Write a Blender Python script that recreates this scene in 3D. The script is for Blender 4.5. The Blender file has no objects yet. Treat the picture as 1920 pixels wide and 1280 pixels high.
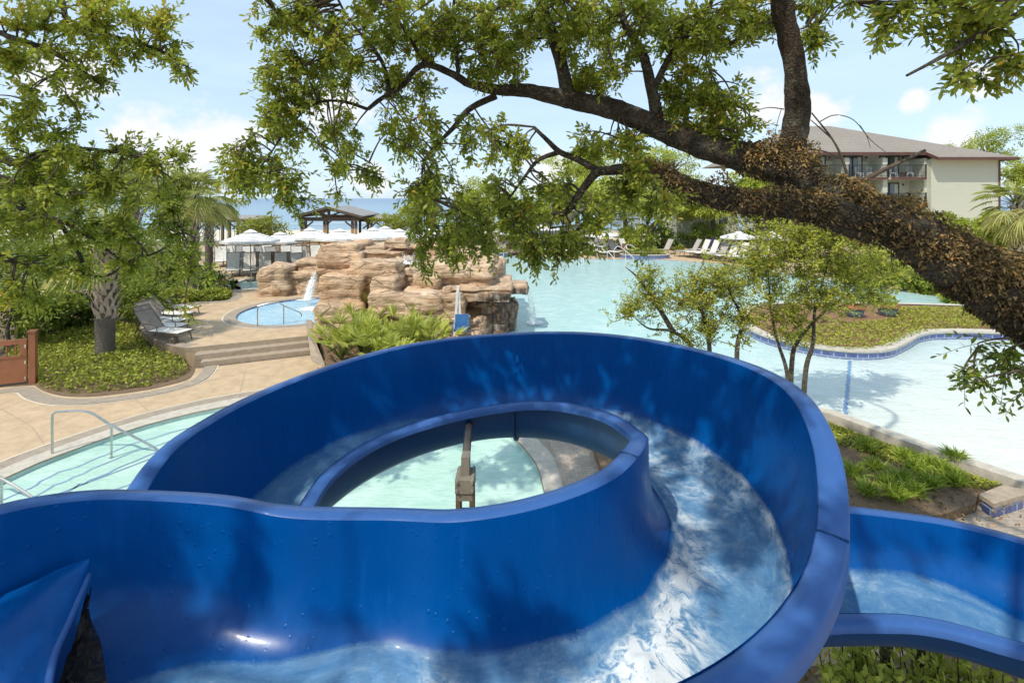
import bpy, bmesh, math, random
import numpy as np
from mathutils import Vector, Matrix, noise
from mathutils.geometry import tessellate_polygon

PI = math.pi
R = math.radians
rng = random.Random(11)
nrg = np.random.default_rng(7)
scene = bpy.context.scene
COL = bpy.data.collections.new("place"); scene.collection.children.link(COL)

# ------------------------------------------------------------------ camera: 5 m above the lower deck
F = 900.0
EYE = 5.0
cam_d = bpy.data.cameras.new("camera"); cam = bpy.data.objects.new("camera", cam_d); COL.objects.link(cam)
cam.location = (0, 0, EYE); cam.rotation_euler = (PI/2, 0, 0)
cam_d.sensor_width = 36; cam_d.lens = 36*F/1920; cam_d.shift_y = -(640-372)/1920
cam_d.clip_start = .05; cam_d.clip_end = 60000
scene.camera = cam

def at(px, py, d):
    return Vector(((px-960)/F*d, d, EYE-(py-372)/F*d))
def gp(px, py, z=0.0):
    d = F*(EYE-z)/(py-372)
    return Vector(((px-960)/F*d, d, z))

# ------------------------------------------------------------------ object helpers
def tag(o, label=None, cat=None, group=None, kind=None):
    if label: o['label'] = label
    if cat: o['category'] = cat
    if group: o['group'] = group
    if kind: o['kind'] = kind
    return o
def empty(name, loc=(0, 0, 0), rz=0, label=None, cat=None, group=None):
    o = bpy.data.objects.new(name, None); COL.objects.link(o)
    o.location = loc; o.rotation_euler = (0, 0, rz); o.empty_display_size = .1
    return tag(o, label, cat, group)
def link(name, me, mat=None, parent=None, smooth=False):
    o = bpy.data.objects.new(name, me); COL.objects.link(o)
    if mat is not None:
        for m in (mat if isinstance(mat, (list, tuple)) else [mat]): me.materials.append(m)
    if parent is not None: o.parent = parent
    if smooth:
        me.polygons.foreach_set('use_smooth', [True]*len(me.polygons))
    return o
KIDS = {}
def copy_tree(o, parent=None):
    c = o.copy(); COL.objects.link(c); c.parent = parent
    for ch in [x for x in o.children]: copy_tree(ch, c)
    return c

class MB:
    """collects shapes for ONE mesh"""
    def __init__(s): s.v = []; s.f = []; s.mi = []; s.m = 0
    def face(s, *idx): s.f.append(idx); s.mi.append(s.m)
    def add(s, vs): b = len(s.v); s.v.extend([tuple(v) for v in vs]); return b
    def box(s, c, d, rz=0, mtx=None):
        M = mtx if mtx is not None else Matrix.Rotation(rz, 3, 'Z')
        c = Vector(c); h = Vector(d)/2
        b = s.add([c+M@Vector((x*h.x, y*h.y, z*h.z)) for z in (-1, 1) for y in (-1, 1) for x in (-1, 1)])
        for q in ((0, 2, 3, 1), (4, 5, 7, 6), (0, 1, 5, 4), (2, 6, 7, 3), (0, 4, 6, 2), (1, 3, 7, 5)):
            s.face(*[b+i for i in q])
        return s
    def bar(s, a, b_, w, h=None, up=(0, 0, 1)):
        a = Vector(a); b_ = Vector(b_); d = b_-a; L = d.length
        if L < 1e-6: return s
        y = d/L; u = Vector(up)
        if abs(y.dot(u)) > .98: u = Vector((1, 0, 0))
        x = y.cross(u).normalized(); z = x.cross(y)
        M = Matrix((x, y, z)).transposed()
        return s.box((a+b_)/2, (w, L, h or w), mtx=M)
    def tube(s, pts, r, n=8, cap=True):
        pts = [Vector(p) for p in pts]; m = len(pts)
        rs = r if isinstance(r, (list, tuple)) else [r]*m
        prev = None; rings = []
        for i, p in enumerate(pts):
            t = (pts[min(i+1, m-1)]-pts[max(i-1, 0)])
            if t.length < 1e-9: t = Vector((0, 0, 1))
            t.normalize()
            if prev is None:
                u = Vector((0, 0, 1)) if abs(t.z) < .9 else Vector((1, 0, 0))
                x = t.cross(u).normalized()
            else:
                x = prev-t*prev.dot(t)
                x = x.normalized() if x.length > 1e-6 else t.orthogonal().normalized()
            prev = x; y = t.cross(x)
            rings.append(s.add([p+(x*math.cos(2*PI*k/n)+y*math.sin(2*PI*k/n))*rs[i] for k in range(n)]))
        for i in range(m-1):
            a, b = rings[i], rings[i+1]
            for k in range(n): s.face(a+k, a+(k+1) % n, b+(k+1) % n, b+k)
        if cap:
            s.face(*[rings[0]+k for k in range(n-1, -1, -1)]); s.face(*[rings[-1]+k for k in range(n)])
        return s
    def lathe(s, prof, c=(0, 0, 0), n=24, cap=False):
        c = Vector(c); rings = []
        for r, z in prof:
            rings.append(s.add([c+Vector((r*math.cos(2*PI*k/n), r*math.sin(2*PI*k/n), z)) for k in range(n)]))
        for a, b in zip(rings, rings[1:]):
            for k in range(n): s.face(a+k, a+(k+1) % n, b+(k+1) % n, b+k)
        if cap:
            s.face(*[rings[0]+k for k in range(n-1, -1, -1)]); s.face(*[rings[-1]+k for k in range(n)])
        return s
    def poly(s, loop, z=None, holes=(), skirt=None):
        loops = [[Vector((p[0], p[1], p[2] if z is None and len(p) > 2 else (z or 0))) for p in l] for l in (loop, *holes)]
        tris = tessellate_polygon(loops)
        flat = [p for l in loops for p in l]
        b = s.add(flat)
        for t in tris:
            a_, b_, c_ = (flat[i] for i in t)
            if (b_-a_).cross(c_-a_).z < 0: t = t[::-1]
            s.face(*[b+i for i in t])
        if skirt is not None:
            for l in loops:
                n = len(l); q = s.add(l); w = s.add([(p.x, p.y, skirt) for p in l])
                for i in range(n): s.face(q+i, w+i, w+(i+1) % n, q+(i+1) % n)
        return s
    def strip(s, A, B):
        a = s.add(A); b = s.add(B)
        for i in range(len(A)-1): s.face(a+i, b+i, b+i+1, a+i+1)
        return s
    def build(s, name, mat, parent=None, smooth=False, auto=None):
        me = bpy.data.meshes.new(name); me.from_pydata(s.v, [], s.f)
        o = link(name, me, mat, parent, smooth)
        if any(s.mi): me.polygons.foreach_set('material_index', s.mi)
        if auto:
            me.polygons.foreach_set('use_smooth', [True]*len(me.polygons)); me.set_sharp_from_angle(angle=R(auto))
        me.update(); return o

def spline(pts, n=8, closed=False):
    """Catmull-Rom through points of any dimension"""
    P = [np.array(p, float) for p in pts]; m = len(P); out = []
    segs = m if closed else m-1
    for i in range(segs):
        if closed: p0, p1, p2, p3 = P[(i-1) % m], P[i], P[(i+1) % m], P[(i+2) % m]
        else: p0, p1, p2, p3 = P[max(i-1, 0)], P[i], P[i+1], P[min(i+2, m-1)]
        for k in range(n):
            t = k/n
            out.append(.5*((2*p1)+(-p0+p2)*t+(2*p0-5*p1+4*p2-p3)*t*t+(-p0+3*p1-3*p2+p3)*t**3))
    if not closed: out.append(P[-1])
    return out
def offset_line(pts, d, closed=False):
    P = [Vector((p[0], p[1], p[2] if len(p) > 2 else 0)) for p in pts]; n = len(P); out = []
    for i, p in enumerate(P):
        a = P[(i-1) % n] if closed or i > 0 else p; b = P[(i+1) % n] if closed or i < n-1 else p
        t = (b-a); t.z = 0; t.normalize()
        out.append(p+Vector((-t.y, t.x, 0))*d)
    return out

# ------------------------------------------------------------------ material helpers
class NT:
    def __init__(s, name):
        s.m = bpy.data.materials.new(name); s.m.use_nodes = True; s.t = s.m.node_tree; s.n = s.t.nodes; s.l = s.t.links
        s.b = s.n['Principled BSDF']; s.out = s.n['Material Output']
    def node(s, t, **k):
        x = s.n.new(t)
        for a, b in k.items(): setattr(x, a, b)
        return x
    def con(s, a, b): s.l.new(a, b)
    def coords(s, kind='Object', scale=(1, 1, 1)):
        tc = s.node('ShaderNodeTexCoord'); mp = s.node('ShaderNodeMapping'); mp.inputs['Scale'].default_value = scale
        s.con(tc.outputs[kind], mp.inputs[0]); return mp.outputs[0]
    def world(s, scale=(1, 1, 1)):
        g = s.node('ShaderNodeNewGeometry'); mp = s.node('ShaderNodeMapping'); mp.inputs['Scale'].default_value = scale
        s.con(g.outputs['Position'], mp.inputs[0]); return mp.outputs[0]
    def noise(s, vec, scale=5, detail=6, rough=.6, dist=0):
        x = s.node('ShaderNodeTexNoise'); x.inputs['Scale'].default_value = scale; x.inputs['Detail'].default_value = detail
        x.inputs['Roughness'].default_value = rough; x.inputs['Distortion'].default_value = dist
        if vec is not None: s.con(vec, x.inputs['Vector'])
        return x.outputs['Fac']
    def voro(s, vec, scale=5, feature='F1', out='Distance', rnd=1):
        x = s.node('ShaderNodeTexVoronoi', feature=feature); x.inputs['Scale'].default_value = scale
        x.inputs['Randomness'].default_value = rnd
        if vec is not None: s.con(vec, x.inputs['Vector'])
        return x.outputs[out]
    def ramp(s, fac, stops, interp='LINEAR'):
        x = s.node('ShaderNodeValToRGB'); x.color_ramp.interpolation = interp
        e = x.color_ramp.elements
        while len(e) < len(stops): e.new(.5)
        for el, (p, c) in zip(e, stops):
            el.position = p; el.color = (c, c, c, 1) if isinstance(c, (int, float)) else (*c, 1)
        s.con(fac, x.inputs[0]); return x.outputs[0]
    def mix(s, fac, a, b, mode='MIX'):
        x = s.node('ShaderNodeMix', data_type='RGBA', blend_type=mode)
        for sock, v in ((x.inputs[0], fac), (x.inputs[6], a), (x.inputs[7], b)):
            if hasattr(v, 'links'): s.con(v, sock)
            elif isinstance(v, (int, float)): sock.default_value = v
            else: sock.default_value = (*v, 1)
        return x.outputs[2]
    def math(s, op, a, b=0.0, clamp=False):
        x = s.node('ShaderNodeMath', operation=op); x.use_clamp = clamp
        for sock, v in ((x.inputs[0], a), (x.inputs[1], b)):
            if hasattr(v, 'links'): s.con(v, sock)
            else: sock.default_value = v
        return x.outputs[0]
    def attr(s, name, out='Fac'):
        x = s.node('ShaderNodeAttribute'); x.attribute_name = name; return x.outputs[out]
    def bump(s, h, strength=.3, dist=.02, nrm=None):
        x = s.node('ShaderNodeBump'); x.inputs['Strength'].default_value = strength; x.inputs['Distance'].default_value = dist
        s.con(h, x.inputs['Height'])
        if nrm is not None: s.con(nrm, x.inputs['Normal'])
        return x.outputs[0]
    def set(s, **k):
        for a, v in k.items():
            sock = s.b.inputs[a.replace('_', ' ')]
            if hasattr(v, 'links'): s.con(v, sock)
            elif isinstance(v, (tuple, list)): sock.default_value = (*v, 1) if len(v) == 3 else v
            else: sock.default_value = v
        return s

def simple(name, col, rough=.6, var=.18, scale=6, bump=.15, metal=0, coat=0, stretch=(1, 1, 1), bdist=.01):
    t = NT(name); v = t.coords('Object', stretch)
    n = t.noise(v, scale, 5); n2 = t.noise(v, scale*.17, 3)
    d = tuple(c*(1-var) for c in col); l = tuple(min(1, c*(1+var)) for c in col)
    c = t.ramp(n, [(.3, d), (.7, l)])
    c = t.mix(t.ramp(n2, [(.35, .75), (.65, 1.0)]), (0, 0, 0), c, 'MIX')
    t.set(Base_Color=c, Roughness=rough, Metallic=metal, Coat_Weight=coat)
    if bump: t.set(Normal=t.bump(t.noise(v, scale*5, 4), bump, bdist))
    return t.m

def leaf_mat(name, stops, rough=.5, trans=.35):
    t = NT(name); a = t.attr('tint')
    c = t.ramp(a, stops)
    t.set(Base_Color=c, Roughness=rough, Specular_IOR_Level=.35)
    tr = t.node('ShaderNodeBsdfTranslucent')
    t.con(t.mix(.5, c, (.25, .35, .03), 'MIX'), tr.inputs[0])
    mx = t.node('ShaderNodeMixShader'); mx.inputs[0].default_value = trans
    t.con(t.b.outputs[0], mx.inputs[1]); t.con(tr.outputs[0], mx.inputs[2]); t.con(mx.outputs[0], t.out.inputs[0])
    return t.m

# ------------------------------------------------------------------ leaves: many small folded blades in one mesh
def leaves(name, C, D, L, W, tint, mat, parent, blunt=.8, droop=.15):
    """C centres (base of leaf), D directions, L lengths, W widths, tint 0..1 : arrays"""
    C = np.asarray(C, float); D = np.asarray(D, float); N = len(C)
    D /= np.linalg.norm(D, axis=1)[:, None]+1e-9
    up = nrg.normal(size=(N, 3)); up[:, 2] += .9
    S = np.cross(D, up); S /= np.linalg.norm(S, axis=1)[:, None]+1e-9
    U = np.cross(S, D)
    L = np.broadcast_to(np.asarray(L, float), (N,))[:, None]; W = np.broadcast_to(np.asarray(W, float), (N,))[:, None]
    dz = np.array([[0, 0, -1.0]])
    p0 = C
    m1 = C+D*L*.38+dz*L*droop*.12; m2 = C+D*L*.75+dz*L*droop*.5
    tip = C+D*L+dz*L*droop
    V = np.stack([p0, m1-S*W*.46+U*W*.12, m1+S*W*.46+U*W*.12, m2-S*W*.46*blunt+U*W*.1, m2+S*W*.46*blunt+U*W*.1, tip], 1).reshape(-1, 3)
    me = bpy.data.meshes.new(name)
    me.vertices.add(N*6); me.vertices.foreach_set('co', V.astype(np.float32).ravel())
    base = (np.arange(N)*6)[:, None]
    loops = (base+np.array([[0, 2, 1, 1, 2, 4, 3, 3, 4, 5]])).ravel().astype(np.int32)
    me.loops.add(N*10); me.loops.foreach_set('vertex_index', loops)
    me.polygons.add(N*3)
    st = ((np.arange(N)*10)[:, None]+np.array([[0, 3, 7]])).ravel().astype(np.int32)
    me.polygons.foreach_set('loop_start', st)
    at_ = me.attributes.new('tint', 'FLOAT', 'POINT')
    at_.data.foreach_set('value', np.repeat(np.clip(tint, 0, 1), 6).astype(np.float32))
    me.update(calc_edges=True); me.validate()
    return link(name, me, mat, parent)

def rand_dirs(n, zb=0.0):
    d = nrg.normal(size=(n, 3)); d[:, 2] += zb
    return d/np.linalg.norm(d, axis=1)[:, None]

def crown_points(blobs, n, shell=.55):
    """points in ellipsoid blobs, pushed to the outside, with a tint that is brighter on top and by clump"""
    vol = np.array([b[3]*b[4]*b[5] for b in blobs])**.75; cnt = (n*vol/vol.sum()).astype(int)+1
    P = []; T = []; O = []
    for b, c in zip(blobs, cnt):
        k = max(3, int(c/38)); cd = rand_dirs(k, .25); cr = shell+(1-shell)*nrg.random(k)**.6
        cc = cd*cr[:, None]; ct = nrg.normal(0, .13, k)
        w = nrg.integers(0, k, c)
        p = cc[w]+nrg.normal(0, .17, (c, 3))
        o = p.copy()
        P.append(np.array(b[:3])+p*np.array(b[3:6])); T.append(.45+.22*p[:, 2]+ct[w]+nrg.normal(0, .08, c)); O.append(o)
    return np.vstack(P), np.concatenate(T), np.vstack(O)
# ------------------------------------------------------------------ materials
def conc(name, a, b, sc=1.0, bump=.25):
    t = NT(name); w = t.world()
    n = t.noise(w, .35*sc, 5); n2 = t.noise(w, 3*sc, 8, .7); n3 = t.noise(w, 60, 3)
    c = t.mix(n, a, b); c = t.mix(t.ramp(n2, [(.35, 0), (.75, 1)]), c, tuple(x*.68 for x in a))
    c = t.mix(t.ramp(n3, [(.3, .35), (.6, 0)]), c, tuple(x*.6 for x in a))
    t.set(Base_Color=c, Roughness=.85, Normal=t.bump(n3, bump, .004)); return t.m
M_deck = conc('sand_concrete', (.56, .40, .245), (.66, .49, .31))
M_curb = conc('grey_brushed_concrete', (.36, .29, .22), (.46, .38, .29), 2, .4)
M_cope = conc('pale_coping_stone', (.55, .49, .40), (.68, .62, .52), 2)
M_tread = conc('step_concrete', (.40, .31, .22), (.5, .40, .29), 2)
M_soil = conc('mulch', (.16, .10, .055), (.30, .20, .12), 6, .9)
M_straw = conc('pine_straw', (.24, .12, .06), (.36, .19, .10), 5, .9)
M_ground = conc('dry_grass_ground', (.16, .16, .06), (.28, .23, .11), .6, .6)
M_sand = conc('beach_sand', (.70, .62, .48), (.78, .70, .56), .5)
M_joint = simple('pale_joint_line', (.75, .66, .52), .8, .1)
def paver_mat():
    t = NT('stone_pavers'); w = t.world()
    br = t.node('ShaderNodeTexBrick'); br.inputs['Scale'].default_value = 3.3; br.inputs['Mortar Size'].default_value = .012
    for i, c in ((1, (.42, .34, .27)), (2, (.50, .43, .35)), (3, (.2, .16, .12))): br.inputs[i].default_value = (*c, 1)
    t.con(w, br.inputs[0]); n = t.noise(w, 8, 6)
    t.set(Base_Color=t.mix(t.ramp(n, [(.3, .5), (.7, 0)]), br.outputs[0], (.25, .19, .14)), Roughness=.85, Normal=t.bump(n, .4, .01)); return t.m
M_paver = paver_mat()

def tile_mat():
    t = NT('blue_pool_tile'); tc = t.coords('UV')
    br = t.node('ShaderNodeTexBrick'); br.inputs['Scale'].default_value = 1; br.inputs['Mortar Size'].default_value = .018
    br.inputs['Brick Width'].default_value = .32; br.inputs['Row Height'].default_value = .15
    for i, c in ((1, (.06, .085, .23)), (2, (.09, .12, .29)), (3, (.32, .36, .46))): br.inputs[i].default_value = (*c, 1)
    t.con(tc, br.inputs[0]); n = t.noise(t.world(), 4, 4)
    t.set(Base_Color=t.mix(t.ramp(n, [(.4, 0), (.8, .4)]), br.outputs[0], (.2, .27, .5)), Roughness=.25); return t.m
M_tile = tile_mat()

def pool_mat(name, shallow, deep, axis=None, span=(10, 22), ripple=1.0):
    """pool finish seen through clear water: colour by where the pool is deep, light caustic net, glossy rippled surface"""
    t = NT(name); w = t.world()
    if axis is None:
        c = t.mix(t.noise(w, .5, 3), shallow, deep)
    else:
        g = t.node('ShaderNodeNewGeometry'); dt = t.node('ShaderNodeVectorMath', operation='DOT_PRODUCT'); dt.inputs[1].default_value = axis
        t.con(g.outputs['Position'], dt.inputs[0])
        mr = t.node('ShaderNodeMapRange', interpolation_type='SMOOTHSTEP'); mr.inputs[1].default_value = span[0]; mr.inputs[2].default_value = span[1]
        t.con(dt.outputs['Value'], mr.inputs[0])
        f = t.math('ADD', mr.outputs[0], t.math('MULTIPLY', t.math('SUBTRACT', t.noise(w, .25, 4), .5), .35), True)
        c = t.mix(f, shallow, deep)
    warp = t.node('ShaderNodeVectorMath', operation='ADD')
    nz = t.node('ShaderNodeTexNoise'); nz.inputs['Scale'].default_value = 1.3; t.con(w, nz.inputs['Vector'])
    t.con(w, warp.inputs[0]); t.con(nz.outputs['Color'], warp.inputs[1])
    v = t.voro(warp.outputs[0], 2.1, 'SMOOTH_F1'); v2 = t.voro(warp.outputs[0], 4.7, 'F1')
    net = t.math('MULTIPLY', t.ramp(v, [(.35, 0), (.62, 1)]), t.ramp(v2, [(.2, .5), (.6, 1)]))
    c = t.mix(t.math('MULTIPLY', net, .22), c, (.85, .92, .88))  # caustic light painted into the pool colour as a pale net
    ws = t.world((.55, 1.6, 1)); b = t.noise(ws, 2.6, 6, .62, .8); b2 = t.noise(t.world((.8, 2.2, 1)), 7.5, 4, .6, .4)
    c = t.mix(t.ramp(b2, [(.42, .16), (.6, 0)]), c, tuple(x*.72 for x in deep))
    t.set(Base_Color=c, Roughness=.09, IOR=1.33, Normal=t.bump(t.math('ADD', b, t.math('MULTIPLY', b2, .5)), .28*ripple, .12))
    return t.m
M_pool = pool_mat('lagoon_water', (.70, .69, .62), (.43, .64, .62), (-.42, .9, 0), (3.5, 13.5), .8)
M_splash = pool_mat('splash_pool_water', (.52, .68, .57), (.36, .60, .51), None, ripple=.9)
M_spa = pool_mat('spa_water', (.55, .76, .84), (.30, .56, .74), None, ripple=1.5)
def sea_mat():
    t = NT('sea_water'); w = t.world((1, .25, 1)); n = t.noise(w, .25, 8, .65)
    g = t.node('ShaderNodeNewGeometry'); sx = t.node('ShaderNodeSeparateXYZ'); t.con(g.outputs['Position'], sx.inputs[0])
    mr = t.node('ShaderNodeMapRange'); mr.inputs[1].default_value = 90; mr.inputs[2].default_value = 900; t.con(sx.outputs[1], mr.inputs[0])
    c = t.mix(mr.outputs[0], (.22, .33, .40), (.13, .22, .33)); c = t.mix(t.ramp(n, [(.45, 0), (.75, .5)]), c, (.32, .42, .48))
    t.set(Base_Color=c, Roughness=.35, Normal=t.bump(n, .5, .6)); return t.m
M_sea = sea_mat()
def froth_mat():
    t = NT('white_froth'); w = t.world(); n = t.noise(w, 11, 6, .7)
    t.set(Base_Color=(.92, .95, .95), Roughness=.6, Specular_IOR_Level=.1, Alpha=t.ramp(t.math('MULTIPLY', n, t.attr('a')), [(.26, 0), (.44, .92)])); return t.m
M_froth = froth_mat()

def rock_mat():
    t = NT('tan_sandstone'); w = t.world((1, 1, 3.2)); w1 = t.world()
    n = t.noise(w, .8, 8, .62, .5); n2 = t.noise(w1, 4.5, 8, .7); n3 = t.noise(w, 5.5, 6, .65, 1.2); bl = t.noise(w1, .55, 3)
    c = t.ramp(n, [(.25, (.46, .285, .165)), (.42, (.60, .41, .255)), (.58, (.70, .52, .35)), (.78, (.77, .62, .46))])
    c = t.mix(t.ramp(n2, [(.38, .45), (.6, 0)]), c, (.40, .255, .15))
    c = t.mix(t.ramp(bl, [(.5, 0), (.68, .45)]), c, (.60, .33, .16))
    # fine irregular fissures that follow the beds
    cr = t.voro(t.world((.55, .55, 1.5)), 1.15, 'DISTANCE_TO_EDGE'); wn = t.noise(w1, 3, 5)
    fis = t.ramp(t.math('ADD', cr, t.math('MULTIPLY', t.math('SUBTRACT', wn, .5), .16)), [(.0, 1), (.02, 0)])
    lay = t.ramp(t.noise(t.world((.35, .35, 4.5)), 1.5, 5, .55, .6), [(.47, 0), (.495, .9), (.51, .9), (.53, 0)])
    crack = t.math('MAXIMUM', t.math('MULTIPLY', fis, .6), t.math('MULTIPLY', lay, .35))
    c = t.mix(crack, c, (.15, .085, .05))
    st = t.attr('stain'); sn = t.noise(t.world((2.4, 2.4, .5)), 1.6, 6, .65)
    c = t.mix(t.math('MULTIPLY', st, t.ramp(sn, [(.36, 0), (.52, 1)])), c, t.ramp(sn, [(.5, (.06, .055, .045)), (.66, (.55, .50, .42))]))
    h = t.math('ADD', t.math('MULTIPLY', n3, .7), t.math('MULTIPLY', n2, .6)); h = t.math('SUBTRACT', h, t.math('MULTIPLY', crack, .9))
    t.set(Base_Color=c, Roughness=.9, Normal=t.bump(h, .85, .09)); return t.m
M_rock = rock_mat()

def bark_mat(name, dark, mid, light, lich=.35, sc=1.0):
    t = NT(name); w = t.coords('Object', (1, 1, 1)); nz = t.node('ShaderNodeTexNoise'); nz.inputs['Scale'].default_value = 5*sc; nz.inputs['Detail'].default_value = 5; t.con(w, nz.inputs['Vector'])
    ad = t.node('ShaderNodeVectorMath', operation='MULTIPLY_ADD'); ad.inputs[1].default_value = (.22/sc,)*3; t.con(nz.outputs['Color'], ad.inputs[0]); t.con(w, ad.inputs[2]); wd = ad.outputs[0]
    n = t.noise(wd, 9*sc, 9, .74, .6); e = t.voro(wd, 21*sc, 'DISTANCE_TO_EDGE'); e2 = t.voro(wd, 48*sc, 'F1'); l = t.noise(w, 2.6*sc, 6, .72); l2 = t.noise(wd, 26*sc, 5, .7)
    c = t.ramp(n, [(.3, dark), (.5, mid), (.72, light)])
    c = t.mix(t.ramp(e, [(0, .7), (.14, 0)]), c, tuple(x*.35 for x in dark)); c = t.mix(t.ramp(e2, [(.25, 0), (.7, .5)]), c, dark)
    c = t.mix(t.math('MULTIPLY', t.ramp(l, [(.47, 0), (.57, 1)]), t.ramp(l2, [(.42, 0), (.52, lich*2.4)]), True), c, (.29, .29, .21))
    h = t.math('ADD', t.math('MULTIPLY', t.ramp(e, [(0, 0), (.25, 1)]), .5), t.math('MULTIPLY', n, 1.4)); h = t.math('SUBTRACT', h, t.math('MULTIPLY', e2, .5))
    t.set(Base_Color=c, Roughness=.95, Normal=t.bump(h, 1.0, .07)); return t.m
M_bark = bark_mat('oak_bark', (.032, .022, .013), (.115, .078, .046), (.23, .17, .11), .16)
M_twig = simple('twig_bark', (.10, .075, .05), .9, .3, 20, .3)
M_paletrunk = bark_mat('pale_trunk_bark', (.12, .10, .075), (.26, .215, .165), (.40, .34, .27), .4, 1.2)
M_palmtrunk = bark_mat('palm_trunk_bark', (.22, .18, .14), (.36, .305, .25), (.48, .42, .35), .1, 1.5)
M_boot = simple('dry_palm_boots', (.46, .39, .31), .9, .25, 9, .5)
M_fern = leaf_mat('dry_fern', [(0, (.03, .02, .011)), (.25, (.12, .078, .036)), (.48, (.24, .16, .068)), (.7, (.36, .25, .10)), (.88, (.46, .26, .09)), (1, (.52, .19, .035))], .85, .12)
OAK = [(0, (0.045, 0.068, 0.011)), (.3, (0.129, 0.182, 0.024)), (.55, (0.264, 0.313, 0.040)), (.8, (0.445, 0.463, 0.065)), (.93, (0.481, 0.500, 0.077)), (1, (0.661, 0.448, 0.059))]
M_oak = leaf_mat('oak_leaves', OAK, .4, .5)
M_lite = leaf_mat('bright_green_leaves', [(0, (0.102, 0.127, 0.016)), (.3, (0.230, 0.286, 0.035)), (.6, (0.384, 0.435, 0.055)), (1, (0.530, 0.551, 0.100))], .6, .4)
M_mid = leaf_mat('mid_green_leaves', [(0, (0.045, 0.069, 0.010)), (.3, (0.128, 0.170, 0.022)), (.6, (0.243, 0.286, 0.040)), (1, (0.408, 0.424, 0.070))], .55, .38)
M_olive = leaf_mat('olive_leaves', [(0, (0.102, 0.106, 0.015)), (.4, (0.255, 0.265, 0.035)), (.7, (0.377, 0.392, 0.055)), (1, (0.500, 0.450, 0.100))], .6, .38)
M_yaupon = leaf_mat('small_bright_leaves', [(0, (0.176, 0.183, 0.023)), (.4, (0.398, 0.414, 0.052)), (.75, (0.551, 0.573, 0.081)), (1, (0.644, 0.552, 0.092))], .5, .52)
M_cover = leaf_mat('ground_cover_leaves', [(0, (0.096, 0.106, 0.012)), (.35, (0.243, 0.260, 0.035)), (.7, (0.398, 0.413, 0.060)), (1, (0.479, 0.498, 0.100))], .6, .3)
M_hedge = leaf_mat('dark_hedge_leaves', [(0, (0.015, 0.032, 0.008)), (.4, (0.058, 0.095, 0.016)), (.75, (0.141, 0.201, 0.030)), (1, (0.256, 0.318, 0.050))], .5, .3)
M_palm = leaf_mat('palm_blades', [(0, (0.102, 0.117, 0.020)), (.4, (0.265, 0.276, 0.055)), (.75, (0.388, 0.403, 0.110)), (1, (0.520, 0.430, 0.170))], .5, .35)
M_palmetto = leaf_mat('palmetto_blades', [(0, (0.128, 0.159, 0.025)), (.4, (0.333, 0.382, 0.060)), (.75, (0.510, 0.530, 0.090)), (1, (0.592, 0.615, 0.180))], .45, .38)
M_blade = leaf_mat('grass_blades', [(0, (0.102, 0.159, 0.020)), (.5, (0.282, 0.382, 0.040)), (.85, (0.486, 0.530, 0.080)), (1, (0.500, 0.460, 0.150))], .5, .35)

# slide shell: glossy blue gelcoat with small beads of water
def slide_mat(name, a, b, rough, beads=True):
    t = NT(name); w = t.coords('Object'); n = t.noise(w, 1.1, 5); n2 = t.noise(t.coords('Object', (6, 6, 1)), 3, 6, .7)
    c = t.mix(n, a, b); c = t.mix(t.ramp(n2, [(.55, 0), (.8, .25)]), c, tuple(min(1, x*1.7+.01) for x in b))
    t.set(Base_Color=c, Roughness=t.ramp(n2, [(.3, rough), (.75, rough+.14)]), Specular_IOR_Level=.2, Coat_Weight=.05 if beads else .05, Coat_Roughness=.1)
    fine = t.noise(w, 35, 3)
    if beads:
        v = t.voro(w, 27, 'F1'); pick = t.voro(w, 27, 'F1', 'Color'); sp = t.node('ShaderNodeSeparateColor'); t.con(pick, sp.inputs[0])
        d = t.math('MULTIPLY', t.ramp(v, [(.16, 1), (.30, 0)], 'EASE'), t.ramp(sp.outputs[0], [(.70, 0), (.72, 1)]))
        d = t.math('MULTIPLY', d, t.ramp(t.noise(w, 1.6, 3), [(.45, 0), (.6, 1)]))
        t.set(Normal=t.bump(t.math('ADD', d, t.math('MULTIPLY', fine, .06)), .5, .006))
    else:
        t.set(Normal=t.bump(fine, .06, .006))
    return t.m
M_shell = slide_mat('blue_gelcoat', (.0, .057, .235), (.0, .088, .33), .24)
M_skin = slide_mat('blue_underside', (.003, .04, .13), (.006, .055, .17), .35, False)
M_rim = slide_mat('blue_rim', (.026, .092, .29), (.055, .135, .36), .32, False)  # paler than the shell: weathering plus sky reflection put into the colour
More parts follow.
